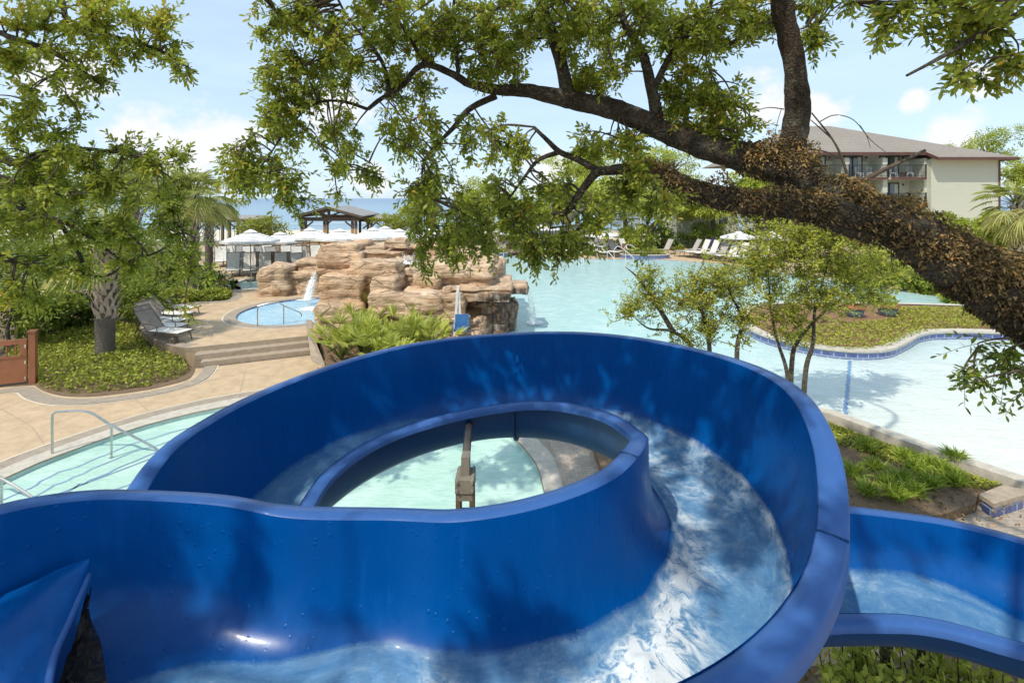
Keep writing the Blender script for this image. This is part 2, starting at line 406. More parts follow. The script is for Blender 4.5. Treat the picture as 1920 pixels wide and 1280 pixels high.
def slide_water():
    t = NT('running_water'); u = t.coords('UV', (1, 1, 1)); us = t.coords('UV', (1.0, 2.1, 1)); uv2 = t.coords('UV', (2.6, 2.4, 1))
    a = t.attr('foam'); e = t.attr('edge')
    n = t.noise(us, 1.5, 9, .62, 2.2); n2 = t.noise(uv2, 1.9, 9, .66, 1.6); n3 = t.noise(u, 10, 9, .72, 1.0); n4 = t.noise(u, 38, 4, .6)
    veil = t.math('ADD', t.math('MULTIPLY', n, .62), t.math('MULTIPLY', n2, .42))
    f = t.math('ADD', t.ramp(veil, [(.34, .24), (.54, .38), (.74, .58)]), t.math('MULTIPLY', a, t.ramp(n3, [(.40, .12), (.56, 1.12)])))
    f = t.math('ADD', f, t.math('MULTIPLY', t.ramp(n4, [(.55, 0), (.7, 1)]), .10), True)
    c = t.ramp(f, [(0, (.006, .12, .38)), (.2, (.03, .20, .48)), (.45, (.17, .35, .57)), (.7, (.44, .56, .68)), (.88, (.62, .69, .75)), (1, (.74, .78, .80))])  # pale blue-grey stops hold sky reflection as colour, the palest are foam
    sk = t.noise(t.coords('UV', (16, .9, 1)), 1.6, 5, .65)
    ee = t.math('SUBTRACT', e, t.math('MULTIPLY', t.ramp(sk, [(.35, 0), (.7, 1)]), .07), True)
    al = t.math('MULTIPLY', t.ramp(ee, [(0, 0), (.20, .72), (1, 1)]), t.ramp(f, [(0, .5), (.3, .8), (.8, 1)]))
    h = t.math('ADD', t.math('MULTIPLY', n3, .6), t.math('ADD', t.math('MULTIPLY', n2, .7), t.math('MULTIPLY', f, .7))); h = t.math('ADD', h, t.math('MULTIPLY', n4, .12))
    t.set(Base_Color=c, Roughness=t.ramp(f, [(0, .16), (.6, .5)]), IOR=1.33, Specular_IOR_Level=.35, Alpha=al, Normal=t.bump(h, .32, .04)); return t.m
M_run = slide_water()
def dark_water():
    t = NT('dark_jet_water'); w = t.world(); n = t.noise(w, 16, 6, .65, 1); 
    t.set(Base_Color=t.ramp(n, [(.5, (.006, .005, .004)), (.66, (.05, .03, .02)), (.76, (.5, .5, .5))]), Roughness=.04, Normal=t.bump(n, .9, .05)); return t.m
M_jet = dark_water()

M_steel = simple('brushed_steel', (.62, .60, .56), .28, .05, 30, 0, 1)
M_white = simple('white_paint', (.78, .78, .76), .4, .05, 8, .05)
M_seatblue = simple('blue_plastic', (.05, .17, .40), .35, .1, 8, 0)
M_bronze = simple('bronze_frame', (.11, .085, .065), .45, .15, 15, .05)
M_sling = simple('taupe_sling', (.46, .42, .37), .8, .08, 60, .2)
M_slingw = simple('pale_sling', (.80, .75, .67), .8, .06, 60, .2)
M_wood = simple('cedar_wood', (.46, .25, .10), .7, .25, 7, .3, stretch=(6, 6, .6))
M_darkwood = simple('weathered_dark_wood', (.115, .085, .065), .8, .25, 7, .3, stretch=(5, 5, .7))
M_greywood = simple('grey_boards', (.22, .18, .14), .85, .25, 7, .3, stretch=(1, 6, 6))
M_gate = simple('red_brown_gate_paint', (.30, .115, .05), .55, .12, 6, .15)
M_navy = simple('navy_cushion', (.014, .02, .085), .8, .1, 12, .1)
M_terra = simple('terracotta_pot', (.45, .18, .09), .7, .2, 9, .2)
M_bluepot = simple('blue_glazed_pot', (.13, .20, .27), .35, .2, 9, .1)
M_rust = simple('rusty_channel_steel', (.17, .12, .06), .7, .35, 7, .4)
M_bracket = simple('pale_cast_bracket', (.24, .21, .165), .6, .2, 9, .3)
M_steelpost = simple('grey_post_steel', (.30, .27, .22), .5, .2, 9, .2)
M_siding_dummy = None
def stripe_mat(name, a, b, n, axis=0):
    t = NT(name); c = t.attr('band'); f = t.ramp(c, [(k/n, float(k % 2)) for k in range(n)][:30], 'CONSTANT')
    t.set(Base_Color=t.mix(f, a, b), Roughness=.85); return t.m
# ------------------------------------------------------------------ the setting: ground, sea, decks, pools
def structure(o): return tag(o, kind='structure')
def sheet(name, loop, z, mat, holes=(), skirt=None):
    return structure(MB().poly(loop, z, holes, skirt).build(name, mat))
def xy(ps): return [(p[0], p[1]) for p in ps]
def ccw(l):
    a = sum(p[0]*q[1]-q[0]*p[1] for p, q in zip(l, l[1:]+l[:1]))
    return l if a > 0 else l[::-1]
def inset(l, d): return xy(offset_line(ccw(l), d, True))
def smooth(ps, n=8, closed=True): return [tuple(p) for p in spline([tuple(p)[:2] for p in ps], n, closed)]
def ring(name, loop, d0, d1, z, mat, parent=None):
    """flat band between two offsets of a closed line (negative = outward)"""
    l = ccw(loop); A = inset(l, d0) if d0 else xy(l); B = inset(l, d1) if d1 else xy(l)
    A = A+A[:1]; B = B+B[:1]; m = MB()
    if d0 < d1: m.strip([(x, y, z) for x, y in A], [(x, y, z) for x, y in B])
    else: m.strip([(x, y, z) for x, y in B], [(x, y, z) for x, y in A])
    o = m.build(name, mat, parent)
    bm = bmesh.new(); bm.from_mesh(o.data)
    for f in bm.faces:
        if f.normal.z < 0: f.normal_flip()
    bm.to_mesh(o.data); bm.free(); return structure(o) if parent is None else o
def band(name, line, w, z, mat, z1=None):
    """strip w wide (to the left of the line) with side faces down to z1"""
    o = offset_line(line, w); A = [(p[0], p[1], z) for p in line]; B = [(p.x, p.y, z) for p in o]; m = MB()
    m.strip(B, A) if w > 0 else m.strip(A, B)
    if z1 is not None:
        m.strip(A, [(x, y, z1) for x, y, _ in A]); m.strip(B, [(x, y, z1) for x, y, _ in B])
    ob = m.build(name, mat)
    bm = bmesh.new(); bm.from_mesh(ob.data); bmesh.ops.recalc_face_normals(bm, faces=bm.faces)
    for f in bm.faces:
        if abs(f.normal.z) > .8 and f.normal.z < 0: f.normal_flip()
    bm.to_mesh(ob.data); bm.free(); return ob
def tile_wall(name, line, z0, z1, mat, parent=None, closed=False):
    P = [Vector((p[0], p[1], 0)) for p in line]
    if closed: P.append(P[0].copy())
    m = MB(); uv = []; d = 0
    for a, b in zip(P, P[1:]):
        L = (b-a).length; i = m.add([(a.x, a.y, z0), (b.x, b.y, z0), (b.x, b.y, z1), (a.x, a.y, z1)]); m.face(i, i+1, i+2, i+3)
        uv += [(d, 0), (d+L, 0), (d+L, z1-z0), (d, z1-z0)]; d += L
    o = m.build(name, mat, parent); l = o.data.uv_layers.new(name='UVMap')
    l.data.foreach_set('uv', [float(c) for q in uv for c in q]); return o

sheet('ground', [(-600, -60), (600, -60), (600, 66), (70, 66), (-20, 62), (-600, 60)], -.45, M_ground)
sheet('beach', [(-600, 59), (-20, 61), (70, 65), (600, 65), (600, 90), (-600, 84)], -.7, M_sand)
sheet('sea', [(-40000, 76), (40000, 76), (40000, 50000), (-40000, 50000)], -2.2, M_sea)
surf = MB()
for i in range(9):
    y0 = 128+i*3+rng.uniform(-3, 3); x0 = -70+i*9
    ln = [(x0+k*3, y0+math.sin(k*.7+i)*1.2) for k in range(8)]
    surf.strip([(x, y, -1.95) for x, y in ln], [(x, y-.9-.5*math.sin(k), -1.95) for k, (x, y) in enumerate(ln)])
structure(surf.build('surf', M_white))

# --- splash pool under the slide
SP = ccw(smooth([(-9.4, 7.2), (-9.1, 8.5), (-8.85, 9.35), (-8.0, 10.7), (-6.55, 11.75), (-4.5, 12.35), (-2.3, 12.0), (-.6, 11.0), (.3, 9.5), (.55, 8.3), (.5, 6), (-1, 4.2), (-5, 3.4), (-8.6, 4.6)], 6))
LG = [(7.05, 10.55), (5.0, 12.3), (2.8, 14.6), (1.0, 16.8), (-.6, 17.6), (-2.2, 22), (-3.2, 28), (-2.8, 36), (-1.6, 41.2)]
LGfar = smooth([(-1.5, 41.4), (1.5, 40.2), (4.5, 39.0), (8.2, 38.6), (11.0, 38.4), (13.6, 37.2), (16.7, 34.6), (18.4, 30.8), (20.2, 26.8), (22.0, 23.0), (25, 20.5), (30, 19)], 5, False)
NEAR = [(.9, 16.9), (2.8, 14.6), (5.0, 12.3), (7.05, 10.55), (8.1, 8.75), (8.62, 7.95)]          # near coping of the lagoon, seen from the slide bed
LGall = LG+LGfar+[(34, 16), (34, 7), (13, 6.6), (9.4, 7.4), (8.62, 7.95), (8.1, 8.75)]
deck_low = [(-40, -20), (40, -20), (40, 6.4), (13, 6.5), (9.5, 7.2), (8.5, 7.8), (7.95, 8.6), (6.9, 10.4), (4.9, 12.1), (2.7, 14.4), (1.0, 16.4), (-6.1, 15.45), (-9.2, 14.15), (-40, 14.15)]
sheet('lower_deck', deck_low, 0.0, M_deck, [SP], -.44)
sheet('splash_pool_water', inset(SP, -.02), -.10, M_splash)
ring('splash_pool_coping', SP, 0, -.40, .004, M_cope)
ring('splash_pool_curb', SP, -.40, -.72, .004, M_curb)
ring('deck_joint_line', SP, -.72, -.755, .004, M_joint)
tile_wall('pool_tile_band', inset(SP, .012), -.3, -.02, simple('pale_teal_tile', (.45, .60, .56), .4, .1), None, True); structure(COL.objects['pool_tile_band'])
for o_, w_ in ((.55, .05), (.95, .05), (1.35, .05)):
    seg = [p for p in inset(SP, o_)]
    seg = [p for p in seg if p[0] < -4.0 and p[1] > 6.8 and p[1] < 11.6]
    seg = sorted(seg, key=lambda p: math.atan2(p[1]-7.5, p[0]+3.8))
    m = MB()
    nx = [(x+.035*math.sin(i*.11)+.02*math.sin(i*.29), y+.03*math.cos(i*.17)) for i, (x, y) in enumerate(smooth(seg, 8, False))]
    q = offset_line(nx, w_); m.strip([(x, y, -.096) for x, y in nx], [(p.x, p.y, -.096) for p in q])
    structure(m.build('pool_step_line', simple('step_line_blue', (.24, .36, .50), .4, .1)))

for a_, b_ in ((gp(462, 690), gp(445, 752)), (gp(0, 765), gp(60, 800)), (gp(60, 800), gp(96, 851)), (gp(250, 745), gp(300, 790))):
    jl = MB(); s_ = (b_-a_).normalized(); s_ = Vector((-s_.y, s_.x, 0))*.009; i_ = jl.add([p+Vector((0, 0, .003)) for p in (a_-s_, b_-s_, b_+s_, a_+s_)]); jl.face(i_, i_+1, i_+2, i_+3) if True else None; structure(jl.build('deck_control_joint', M_tread))
# --- lagoon
lg = sheet('lagoon_water', LGall, .10, M_pool)
band('lagoon_coping', NEAR, .28, .25, M_cope, -.4); structure(COL.objects['lagoon_coping'])
bl = [tuple(gp(1587, 796, .1).lerp(gp(1597, 677, .1), k/60))[:2] for k in range(61)]; bl = [(x+.02*math.sin(k*1.7)+rng.uniform(-.012, .012), y) for k, (x, y) in enumerate(bl)]
m = MB(); q = offset_line(bl, .08); m.strip([(p.x, p.y, .104) for p in q], [(x, y, .104) for x, y in bl])
structure(m.build('pool_marker_line', simple('marker_line_blue', (.18, .32, .52), .4, .1)))
far_deck = LGfar+[(40, 26), (60, 45), (50, 58), (-8, 58), (-8, 42), (-1.6, 41.3)]
sheet('far_deck', far_deck, .13, M_deck, (), -.3)
tile_wall('far_waterline_tile', [(x, y-.02) for x, y in LGfar], .06, .115, M_tile); structure(COL.objects['far_waterline_tile'])

# --- island planting bed with tiled wall
IS = ccw(smooth([gp(1386, 602, .1), gp(1400, 626, .1), gp(1440, 646, .1), gp(1500, 661, .1), gp(1560, 671, .1), gp(1620, 675, .1), gp(1668, 671, .1), gp(1700, 657, .1), gp(1730, 641, .1), gp(1790, 636, .1), (18.8, 16.6), (22, 18.2), (20.8, 20.4), (17.2, 21.2), (13.5, 21.5), (10.6, 20.9)], 5))
tw = tile_wall('island_tile_wall', IS, .0, .34, M_tile, None, True); structure(tw)
ring('island_coping', IS, -.05, .30, .40, M_cope)
isk = MB(); o = inset(IS, -.05); isk.strip([(x, y, .40) for x, y in o+o[:1]], [(x, y, .335) for x, y in o+o[:1]]); structure(isk.build('island_coping_edge', M_cope))
sheet('island_soil', inset(IS, .28), .36, M_straw)

# --- upper patio with three steps
UPL = [gp(349, 652, .45), gp(322, 648, .45), gp(292, 637, .45), gp(270, 624, .45), gp(263, 612, .45), gp(270, 600, .45), gp(288, 586, .45), gp(318, 573, .45), gp(370, 566, .45), gp(428, 562, .45), gp(434, 545, .45), gp(426, 524, .45), gp(395, 512, .45), gp(330, 500, .45)]
UPs = smooth(UPL, 6, False)
UP = UPs+[(-30, 34), (-30, 48), (-3, 48), (-3, 28), (-2.5, 21), (-3.5, 17.6), (-6.3, 17.2)]+[tuple(gp(579, 629, .45))[:2]]
SPAC = (-8.55, 19.6); SPAR = 2.35
spa = [(SPAC[0]+SPAR*math.cos(2*PI*k/48), SPAC[1]+SPAR*1.02*math.sin(2*PI*k/48)) for k in range(48)]
FSPA = [(-13.2+1.7*math.cos(2*PI*k/32), 26.7+2.3*math.sin(2*PI*k/32)) for k in range(32)]
sheet('upper_patio', UP, .45, M_deck, [spa, FSPA], -.44)
band('patio_curb', UPs, -.42, .455, M_curb, .46-.5); structure(COL.objects['patio_curb'])
for nm, l in (('spa', spa), ('far_spa', FSPA)):
    sheet(nm+'_water', inset(l, -.02), .39, M_spa if nm == 'spa' else M_splash)
    ring(nm+'_curb', l, 0, -.42, .455, M_curb if nm == 'spa' else M_cope); ring(nm+'_joint_line', l, -.42, -.47, .455, M_joint)
    structure(tile_wall(nm+'_tile_band', inset(l, .012), .2, .44, M_tile, None, True))
stp = MB()
for z, a, b in ((.30, gp(364, 666, .30), gp(579, 642, .30)), (.15, gp(376, 679, .15), gp(582, 656, .15))):
    stp.poly([a, b, (b.x-.2, b.y+1.2), (a.x-.5, a.y+1.2)], z, (), -.4)
structure(stp.build('patio_steps', M_tread))
rz = MB()   # riser facing, 3 mm proud
for (a, b, z, dz) in ((gp(349, 652, .45), gp(579, 629, .45), .45, .15), (gp(364, 666, .30), gp(579, 642, .30), .30, .15), (gp(376, 679, .15), gp(582, 656, .15), .15, .15)):
    n = Vector((b.y-a.y, a.x-b.x, 0)).normalized()*.004
    i = rz.add([a+n-Vector((0, 0, dz)), b+n-Vector((0, 0, dz)), b+n, a+n]); rz.face(i, i+1, i+2, i+3)
structure(rz.build('step_risers', M_tread))
# sloping curb right of the steps
cb = [gp(612, 690, .0), gp(603, 668, .06), gp(592, 641, .47), gp(586, 620, .47), gp(586, 600, .47)]
cb2 = [gp(584, 676, .004), gp(582, 666, .05), gp(577, 629, .47), gp(574, 612, .47), gp(574, 600, .47)]
m = MB(); m.strip([c+Vector((0, 0, .012)) for c in cb], [c+Vector((0, 0, .012)) for c in cb2]); m.strip([c+Vector((0, 0, .012)) for c in cb], [Vector((c.x, c.y, -.3)) for c in cb]); structure(m.build('step_side_curb', M_curb))

# --- planting beds (soil)
bedL = smooth([gp(64, 722), gp(80, 732), gp(110, 741), gp(150, 744), gp(200, 741), gp(280, 730), gp(345, 714), gp(362, 702), gp(366, 690)], 6, False)+[(-9.6, 14.2), (-10.4, 14.4)]+[(p[0]-.1, p[1]) for p in UPs[8:40]]+[(-17, 26), (-40, 26), (-40, 13.0), (-13.6, 12.7)]
sheet('left_bed_soil', bedL, .012, M_soil)
kl = smooth([gp(-20, 735), gp(30, 727), gp(64, 727), gp(80, 737), gp(110, 746), gp(150, 749), gp(200, 746), gp(280, 735), gp(350, 718), gp(372, 704), gp(383, 688)], 6, False)
structure(band('left_bed_curb', kl, -.33, .02, M_curb, -.2)); structure(band('deck_joint_line', xy(offset_line(kl, -.34)), -.035, .006, M_joint))
m = MB(); b_ = m.add([gp(612, 694, .01), gp(600, 650, .35), gp(590, 612, .46), (-4, 17.4, .46), (-.5, 17.3, .3), (-.2, 15.2, .04), (-2.0, 13.2, .02), (-4.2, 13.0, .01)]); m.face(*[b_+i for i in range(7, -1, -1)])
o = m.build('palmetto_bed_soil', M_soil); structure(o)
bedR = [(3.2, 5.3), (4.6, 6.2), (5.6, 7.1), (6.7, 7.38), (7.36, 7.62), (7.62, 7.85), (8.3, 8.05), (7.9, 8.65), (6.88, 10.35), (4.9, 12.0), (2.7, 14.3), (1.5, 14.5), (1.6, 11), (1.6, 8), (2.2, 6)]
sheet('slide_bed_soil', bedR, .17, M_soil, (), -.3)
sheet('stone_paving', [(4.0, 5.45), (5.5, 7.3), (8.5, 8.2), (9.6, 7.55), (13, 6.75), (13, 1), (6.0, 1), (5.7, 3), (5.4, 5.3)], .025, M_paver)
sheet('shrub_bed_soil', [(2.0, -1), (6.0, -1), (5.6, 3), (5.3, 5.2), (4.8, 5.25), (3.1, 5.1), (2.0, 4.2)], .03, M_soil)
sheet('hub_paving', [(.95, 7.6), (2.1, 7.4), (2.2, 11), (1.5, 12.6), (.2, 12.2), (.75, 10)], .012, M_paver)
m = MB()   # tiled bench end of the coping
bt = [gp(1836, 926, .27), gp(1864, 944, .27), gp(1922, 927, .27), gp(1922, 918, .27), gp(1880, 908, .27)]
m.poly(bt, .27, (), .20)
structure(m.build('coping_bench_cap', M_tread))
bi = inset(xy(bt), .03); bw = tile_wall('coping_bench_wall', bi, .0, .198, M_tile, None, True); structure(bw)
# ------------------------------------------------------------------ the water slide
# stations down the flume: hub-side wall top (x,y,z), outer wall top (x,y,z), floor z, in metres
ST = [
(-2.575,0.688,3.625,-1.562,0.250,3.250,2.825),
(-2.550,1.375,3.600,-1.525,0.750,3.225,2.788),
(-2.487,1.938,3.575,-1.475,1.100,3.213,2.750),
(-2.375,2.250,3.525,-1.375,1.288,3.200,2.712),
(-2.188,2.475,3.444,-1.275,1.400,3.200,2.688),
(-1.938,2.600,3.362,-1.188,1.475,3.200,2.662),
(-1.600,2.662,3.294,-1.075,1.550,3.188,2.638),
(-1.188,2.625,3.250,-0.925,1.625,3.188,2.613),
(-0.658,2.667,3.212,-0.947,1.777,3.185,2.585),
(-0.323,2.593,3.251,-0.388,1.668,3.167,2.567),
(0.019,2.616,3.281,0.181,1.698,3.163,2.544),
(0.343,2.725,3.300,0.726,1.865,3.163,2.519),
(0.624,2.913,3.300,1.214,2.158,3.179,2.494),
(0.832,3.175,3.285,1.617,2.561,3.233,2.469),
(0.977,3.465,3.237,1.910,3.049,3.422,2.443),
(1.066,3.772,3.125,2.077,3.594,3.525,2.418),
(1.082,4.091,3.030,2.107,4.163,3.500,2.391),
(1.035,4.409,2.970,1.998,4.722,3.440,2.357),
(0.913,4.711,2.916,1.757,5.239,3.381,2.324),
(0.727,4.986,2.855,1.399,5.681,3.334,2.291),
(0.475,5.212,2.800,0.944,6.024,3.287,2.258),
(0.162,5.349,2.745,0.419,6.247,3.235,2.225),
(-0.176,5.406,2.684,-0.143,6.336,3.183,2.192),
(-0.518,5.380,2.638,-0.711,6.286,3.150,2.151),
(-0.850,5.281,2.601,-1.250,6.101,3.121,2.108),
(-1.161,5.116,2.575,-1.728,5.791,3.087,2.065),
(-1.428,4.874,2.558,-2.125,5.380,3.053,2.022),
(-1.622,4.564,2.540,-2.438,4.894,3.031,1.980),
(-1.729,4.211,2.518,-2.626,4.337,3.019,1.937),
(-1.737,3.841,2.465,-2.667,3.743,2.990,1.890),
(-1.642,3.484,2.400,-2.527,3.162,2.775,1.837),
(-1.462,3.166,2.337,-2.197,2.670,2.460,1.785),
(-1.204,2.913,2.290,-1.789,2.263,2.320,1.732),
(-0.899,2.732,2.246,-1.322,1.936,2.232,1.687),
(-0.570,2.618,2.217,-0.790,1.732,2.169,1.644),
(-0.225,2.588,2.188,-0.225,1.663,2.125,1.600),
(0.312,2.775,2.175,0.525,1.875,2.075,1.575),
(0.688,3.300,2.169,1.025,2.475,2.050,1.600),
(1.100,3.825,2.169,1.450,3.025,2.031,1.625),
(1.775,4.250,2.163,2.025,3.413,2.012,1.638),
(2.812,4.350,2.156,2.696,3.475,2.000,1.638),
(3.562,4.338,2.100,3.062,3.431,1.992,1.625),
(4.000,4.225,2.087,3.350,3.325,1.981,1.612),
(4.350,4.025,2.081,3.625,3.200,1.975,1.587),
(4.812,3.688,2.050,4.062,2.950,1.938,1.538),
(5.188,3.312,2.000,4.438,2.625,1.875,1.475),
]
SX = np.array(spline(ST, 7))
NS = len(SX)
slide = empty('water_slide', (0, 0, 0), 0, 'blue open flume water slide curling in a full loop above the pool', 'water slide')
NPH = 30
def prof(st, lift=0.0, wide=0.0):
    """superellipse U between the two wall tops; lift moves along the inside normal, wide grows the shell outward"""
    A = Vector(st[0:3]); B = Vector(st[3:6]); zf = st[6]
    c = (A+B)/2; hw = Vector((B.x-A.x, B.y-A.y, 0)); w = hw.length/2; hw.normalize(); out = []
    e = 2/3.1
    for k in range(NPH+1):
        ph = PI*k/NPH; cs = -math.cos(ph); sn = math.sin(ph)
        u = math.copysign(abs(cs)**e, cs); d = abs(sn)**e
        top = A.z+(B.z-A.z)*(u*.5+.5) if True else 0
        z = top-(top-zf)*d; x = u*w
        if wide: x *= (w+wide)/w; z -= wide*d
        if lift: x *= (w-lift)/w; z += lift*d
        out.append(Vector((c.x, c.y, 0))+hw*x+Vector((0, 0, z)))
    return out, hw
INP = [prof(s)[0] for s in SX]; HW = [prof(s)[1] for s in SX]; OUTP = [prof(s, 0, .022)[0] for s in SX]
joints = [0, 91, 150, 206, 250, 279, NS-1]
joints = [j for j in joints if j < NS-8]+[NS-1]
FA, FB0 = .125, .15
def loft(rows):
    m = MB(); n = len(rows[0]); ids = [m.add(r) for r in rows]
    for a, b in zip(ids, ids[1:]):
        for k in range(n-1): m.face(a+k, b+k, b+k+1, a+k+1)
    return m
for si, (j0, j1) in enumerate(zip(joints, joints[1:])):
    rg = range(j0, j1+1)
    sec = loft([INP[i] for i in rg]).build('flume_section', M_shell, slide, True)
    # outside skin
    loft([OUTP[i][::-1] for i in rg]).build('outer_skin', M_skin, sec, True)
    m = MB()   # flanged rims, slightly crowned, with a turned-down lip
    for side, w0 in ((0, -FA), (1, FB0)):
        rows = []
        for i in rg:
            w = w0 if i < 235 or side == 0 else w0-.045*min(1, (i-235)/20)
            p = INP[i][0] if side == 0 else INP[i][-1]; h = HW[i]
            rows.append([p+Vector((0, 0, -.012)), p+Vector((0, 0, .004))+h*(w*.10), p+h*(w*.45)+Vector((0, 0, .008)), p+h*(w*.92)+Vector((0, 0, .0)), p+h*w+Vector((0, 0, -.012)), p+h*(w*1.0)+Vector((0, 0, -.055 if side == 0 or i > 240 else -.11))])
        n = 6; ids = [m.add(r) for r in rows]
        for a, b in zip(ids, ids[1:]):
            for k in range(n-1):
                if side == 1: m.face(a+k, b+k, b+k+1, a+k+1)
                else: m.face(a+k, a+k+1, b+k+1, b+k)
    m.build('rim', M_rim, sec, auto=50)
    # bolted joint plate at the downstream end
    if si < len(joints)-3:
        i = j1; t = (Vector(SX[min(i+1, NS-1)][0:3])-Vector(SX[i-1][0:3])); t.z = 0; t.normalize()
        q = prof(SX[i], 0, .024)[0]; r = prof(SX[i], 0, .055)[0]; m = MB()
        a = m.add([p-t*.012 for p in q]); b = m.add([p-t*.012 for p in r]); c = m.add([p+t*.012 for p in r]); d = m.add([p+t*.012 for p in q]); n = NPH+1
        for k in range(n-1):
            m.face(a+k, a+k+1, b+k+1, b+k); m.face(b+k, b+k+1, c+k+1, c+k); m.face(c+k, c+k+1, d+k+1, d+k)
        for p, w in ((INP[i][0], -FA), (INP[i][-1], FB0)) if si in (0, 4) else ():   # cover strip on the rim
            h = HW[i]; m.bar(p+h*(w*.02)+Vector((0, 0, .007)), p+h*(w*1.0)+Vector((0, 0, .002)), .014, .008)
        m.build('joint_flange', M_skin, sec)

# running water film on the flume floor
def waterband():
    """water lies between these fractions of the profile at each station"""
    f = np.linspace(0, 1, NS); lo = np.full(NS, 6.6); hi = np.full(NS, 21.5)
    th = (np.arange(NS)/7-8)*14-18   # loop angle of the station, degrees
    lo = np.interp(th, [-120, -60, -30, -8, 20, 40, 70, 100, 180, 260, 340, 420, 444, 458, 472, 490], [13, 11.5, 9.6, 8.3, 7.8, 7.6, 9.0, 8.0, 7.0, 7.0, 7.0, 7.0, 7.6, 9.2, 12, 14])
    hi = np.interp(th, [-120, -40, 20, 60, 90, 120, 160, 200, 215, 235, 300, 380, 440, 480], [20, 20, 21, 22.5, 23, 22.6, 22, 21.6, 22.6, 23.0, 22, 21.5, 22.5, 22.5])
    return th, lo, hi
th, lo, hi = waterband()
NV = 26; rows = []; foam = []; edge = []; uvs = []; run = 0.0
for i in range(NS):
    P = prof(SX[i], .008)[0]
    if i: run += (Vector(SX[i][0:3])+Vector(SX[i][3:6])-Vector(SX[i-1][0:3])-Vector(SX[i-1][3:6])).length/2
    wob = .5*math.sin(run*1.9)+.6*noise.noise(Vector((run*1.3, 0, 0))); wob2 = .7*noise.noise(Vector((run*2.1, 5, 0)))
    row = []
    for v in range(NV+1):
        k = lo[i]+wob2+(hi[i]+wob-lo[i]-wob2)*v/NV; k0 = int(k); fr = k-k0
        p = P[k0].lerp(P[min(k0+1, NPH)], fr); vv = v/NV
        T = th[i]
        # foam ridge where the current is thrown against the hub wall, then breaks up across the bend
        g = math.exp(-((T-28)/24)**2)*math.exp(-((vv-.40-.10*math.sin(T*.09))/.15)**2)*1.25
        g += math.exp(-((T-62)/20)**2)*math.exp(-((vv-.22)/.18)**2)*.9
        g += math.exp(-((T-60)/45)**2)*math.exp(-((vv-.93)/.07)**2)*.55
        g += .32*math.exp(-((T-115)/40)**2)+.22*math.exp(-((T-5)/25)**2)*(1-vv)+.25*math.exp(-((T-225)/30)**2)*math.exp(-((vv-.5)/.3)**2)
        g += .35*math.exp(-((T-415)/25)**2)*(1 if vv > .02 else .2)*math.exp(-((vv-.1)/.25)**2)
        q = noise.fractal(Vector((run*3.0, vv*5, 1.7)), .7, 2.0, 5)
        g *= .8*max(0, .75+1.0*q)
        ridge = max(0, g-.25)*.045*(1+noise.noise(Vector((run*9, vv*14, 0))))
        row.append(p+Vector((0, 0, ridge))); foam.append(min(1.3, g)); e = min(vv, 1-vv)*2; edge.append(min(1, e*1.6)*(1 if T < 395 else .6))
        uvs.append((run, vv))
    rows.append(row)
m = loft(rows); wo = m.build('running_water', M_run, slide, True)
for nm, dat in (('foam', foam), ('edge', edge)):
    a = wo.data.attributes.new(nm, 'FLOAT', 'POINT'); a.data.foreach_set('value', [float(x) for x in dat])
ul = wo.data.uv_layers.new(name='UVMap'); li = np.zeros(len(wo.data.loops), np.int32); wo.data.loops.foreach_get('vertex_index', li)
ul.data.foreach_set('uv', np.array(uvs)[li].ravel().astype(np.float32))

# start tub: raised seat with a gap where the feed water wells up
zt = EYE
def off(px, py, d): return at(px, py, d)
apex = off(168, 1040, 2.35)
m = MB()
f_ = [off(168, 1046, 2.38), off(120, 1062, 2.32), off(40, 1100, 2.22), off(-60, 1140, 2.12), off(-200, 1200, 2.0)]
g_ = [off(166, 1075, 2.33), off(130, 1160, 2.15), off(100, 1230, 2.0), off(84, 1330, 1.85), off(60, 1500, 1.65)]
rows = []
for s in range(9):
    t = s/8; rows.append([Vector(a).lerp(Vector(b), t)+Vector((0, 0, .03*math.sin(PI*t))) for a, b in zip(spline(f_, 5), spline(g_, 5))])
mm = loft(rows); gl = [Vector(b) for b in spline(g_, 5)]
i0 = mm.add(gl); i1 = mm.add([p+Vector((-.22, -.05, -.5)) for p in gl])
for k in range(len(gl)-1): mm.face(i0+k, i0+k+1, i1+k+1, i1+k)
mm.build('start_seat', M_shell, slide, auto=40)
m = MB(); w_ = [off(160, 1105, 2.33), off(190, 1180, 2.20), off(205, 1290, 2.02), off(225, 1500, 1.75)]
L_ = [Vector(b)+Vector((0, 0, -.10)) for b in spline(g_, 12)]; R_ = [Vector(b) for b in spline([off(172, 1075, 2.36)]+w_, 12)]
rows = []
n = min(len(L_), len(R_))
for i in range(n):
    rows.append([L_[i].lerp(R_[i], t/8)+Vector((0, 0, -.07+.05*noise.noise(Vector((i*.35, t*.5, 0))))) for t in range(9)])
loft(rows).build('feed_water', M_jet, slide, True)
m = MB(); m.tube([p+Vector((0, 0, -.006)) for p in gl], .016, 8); m.build('seat_lip', M_rim, slide, True)

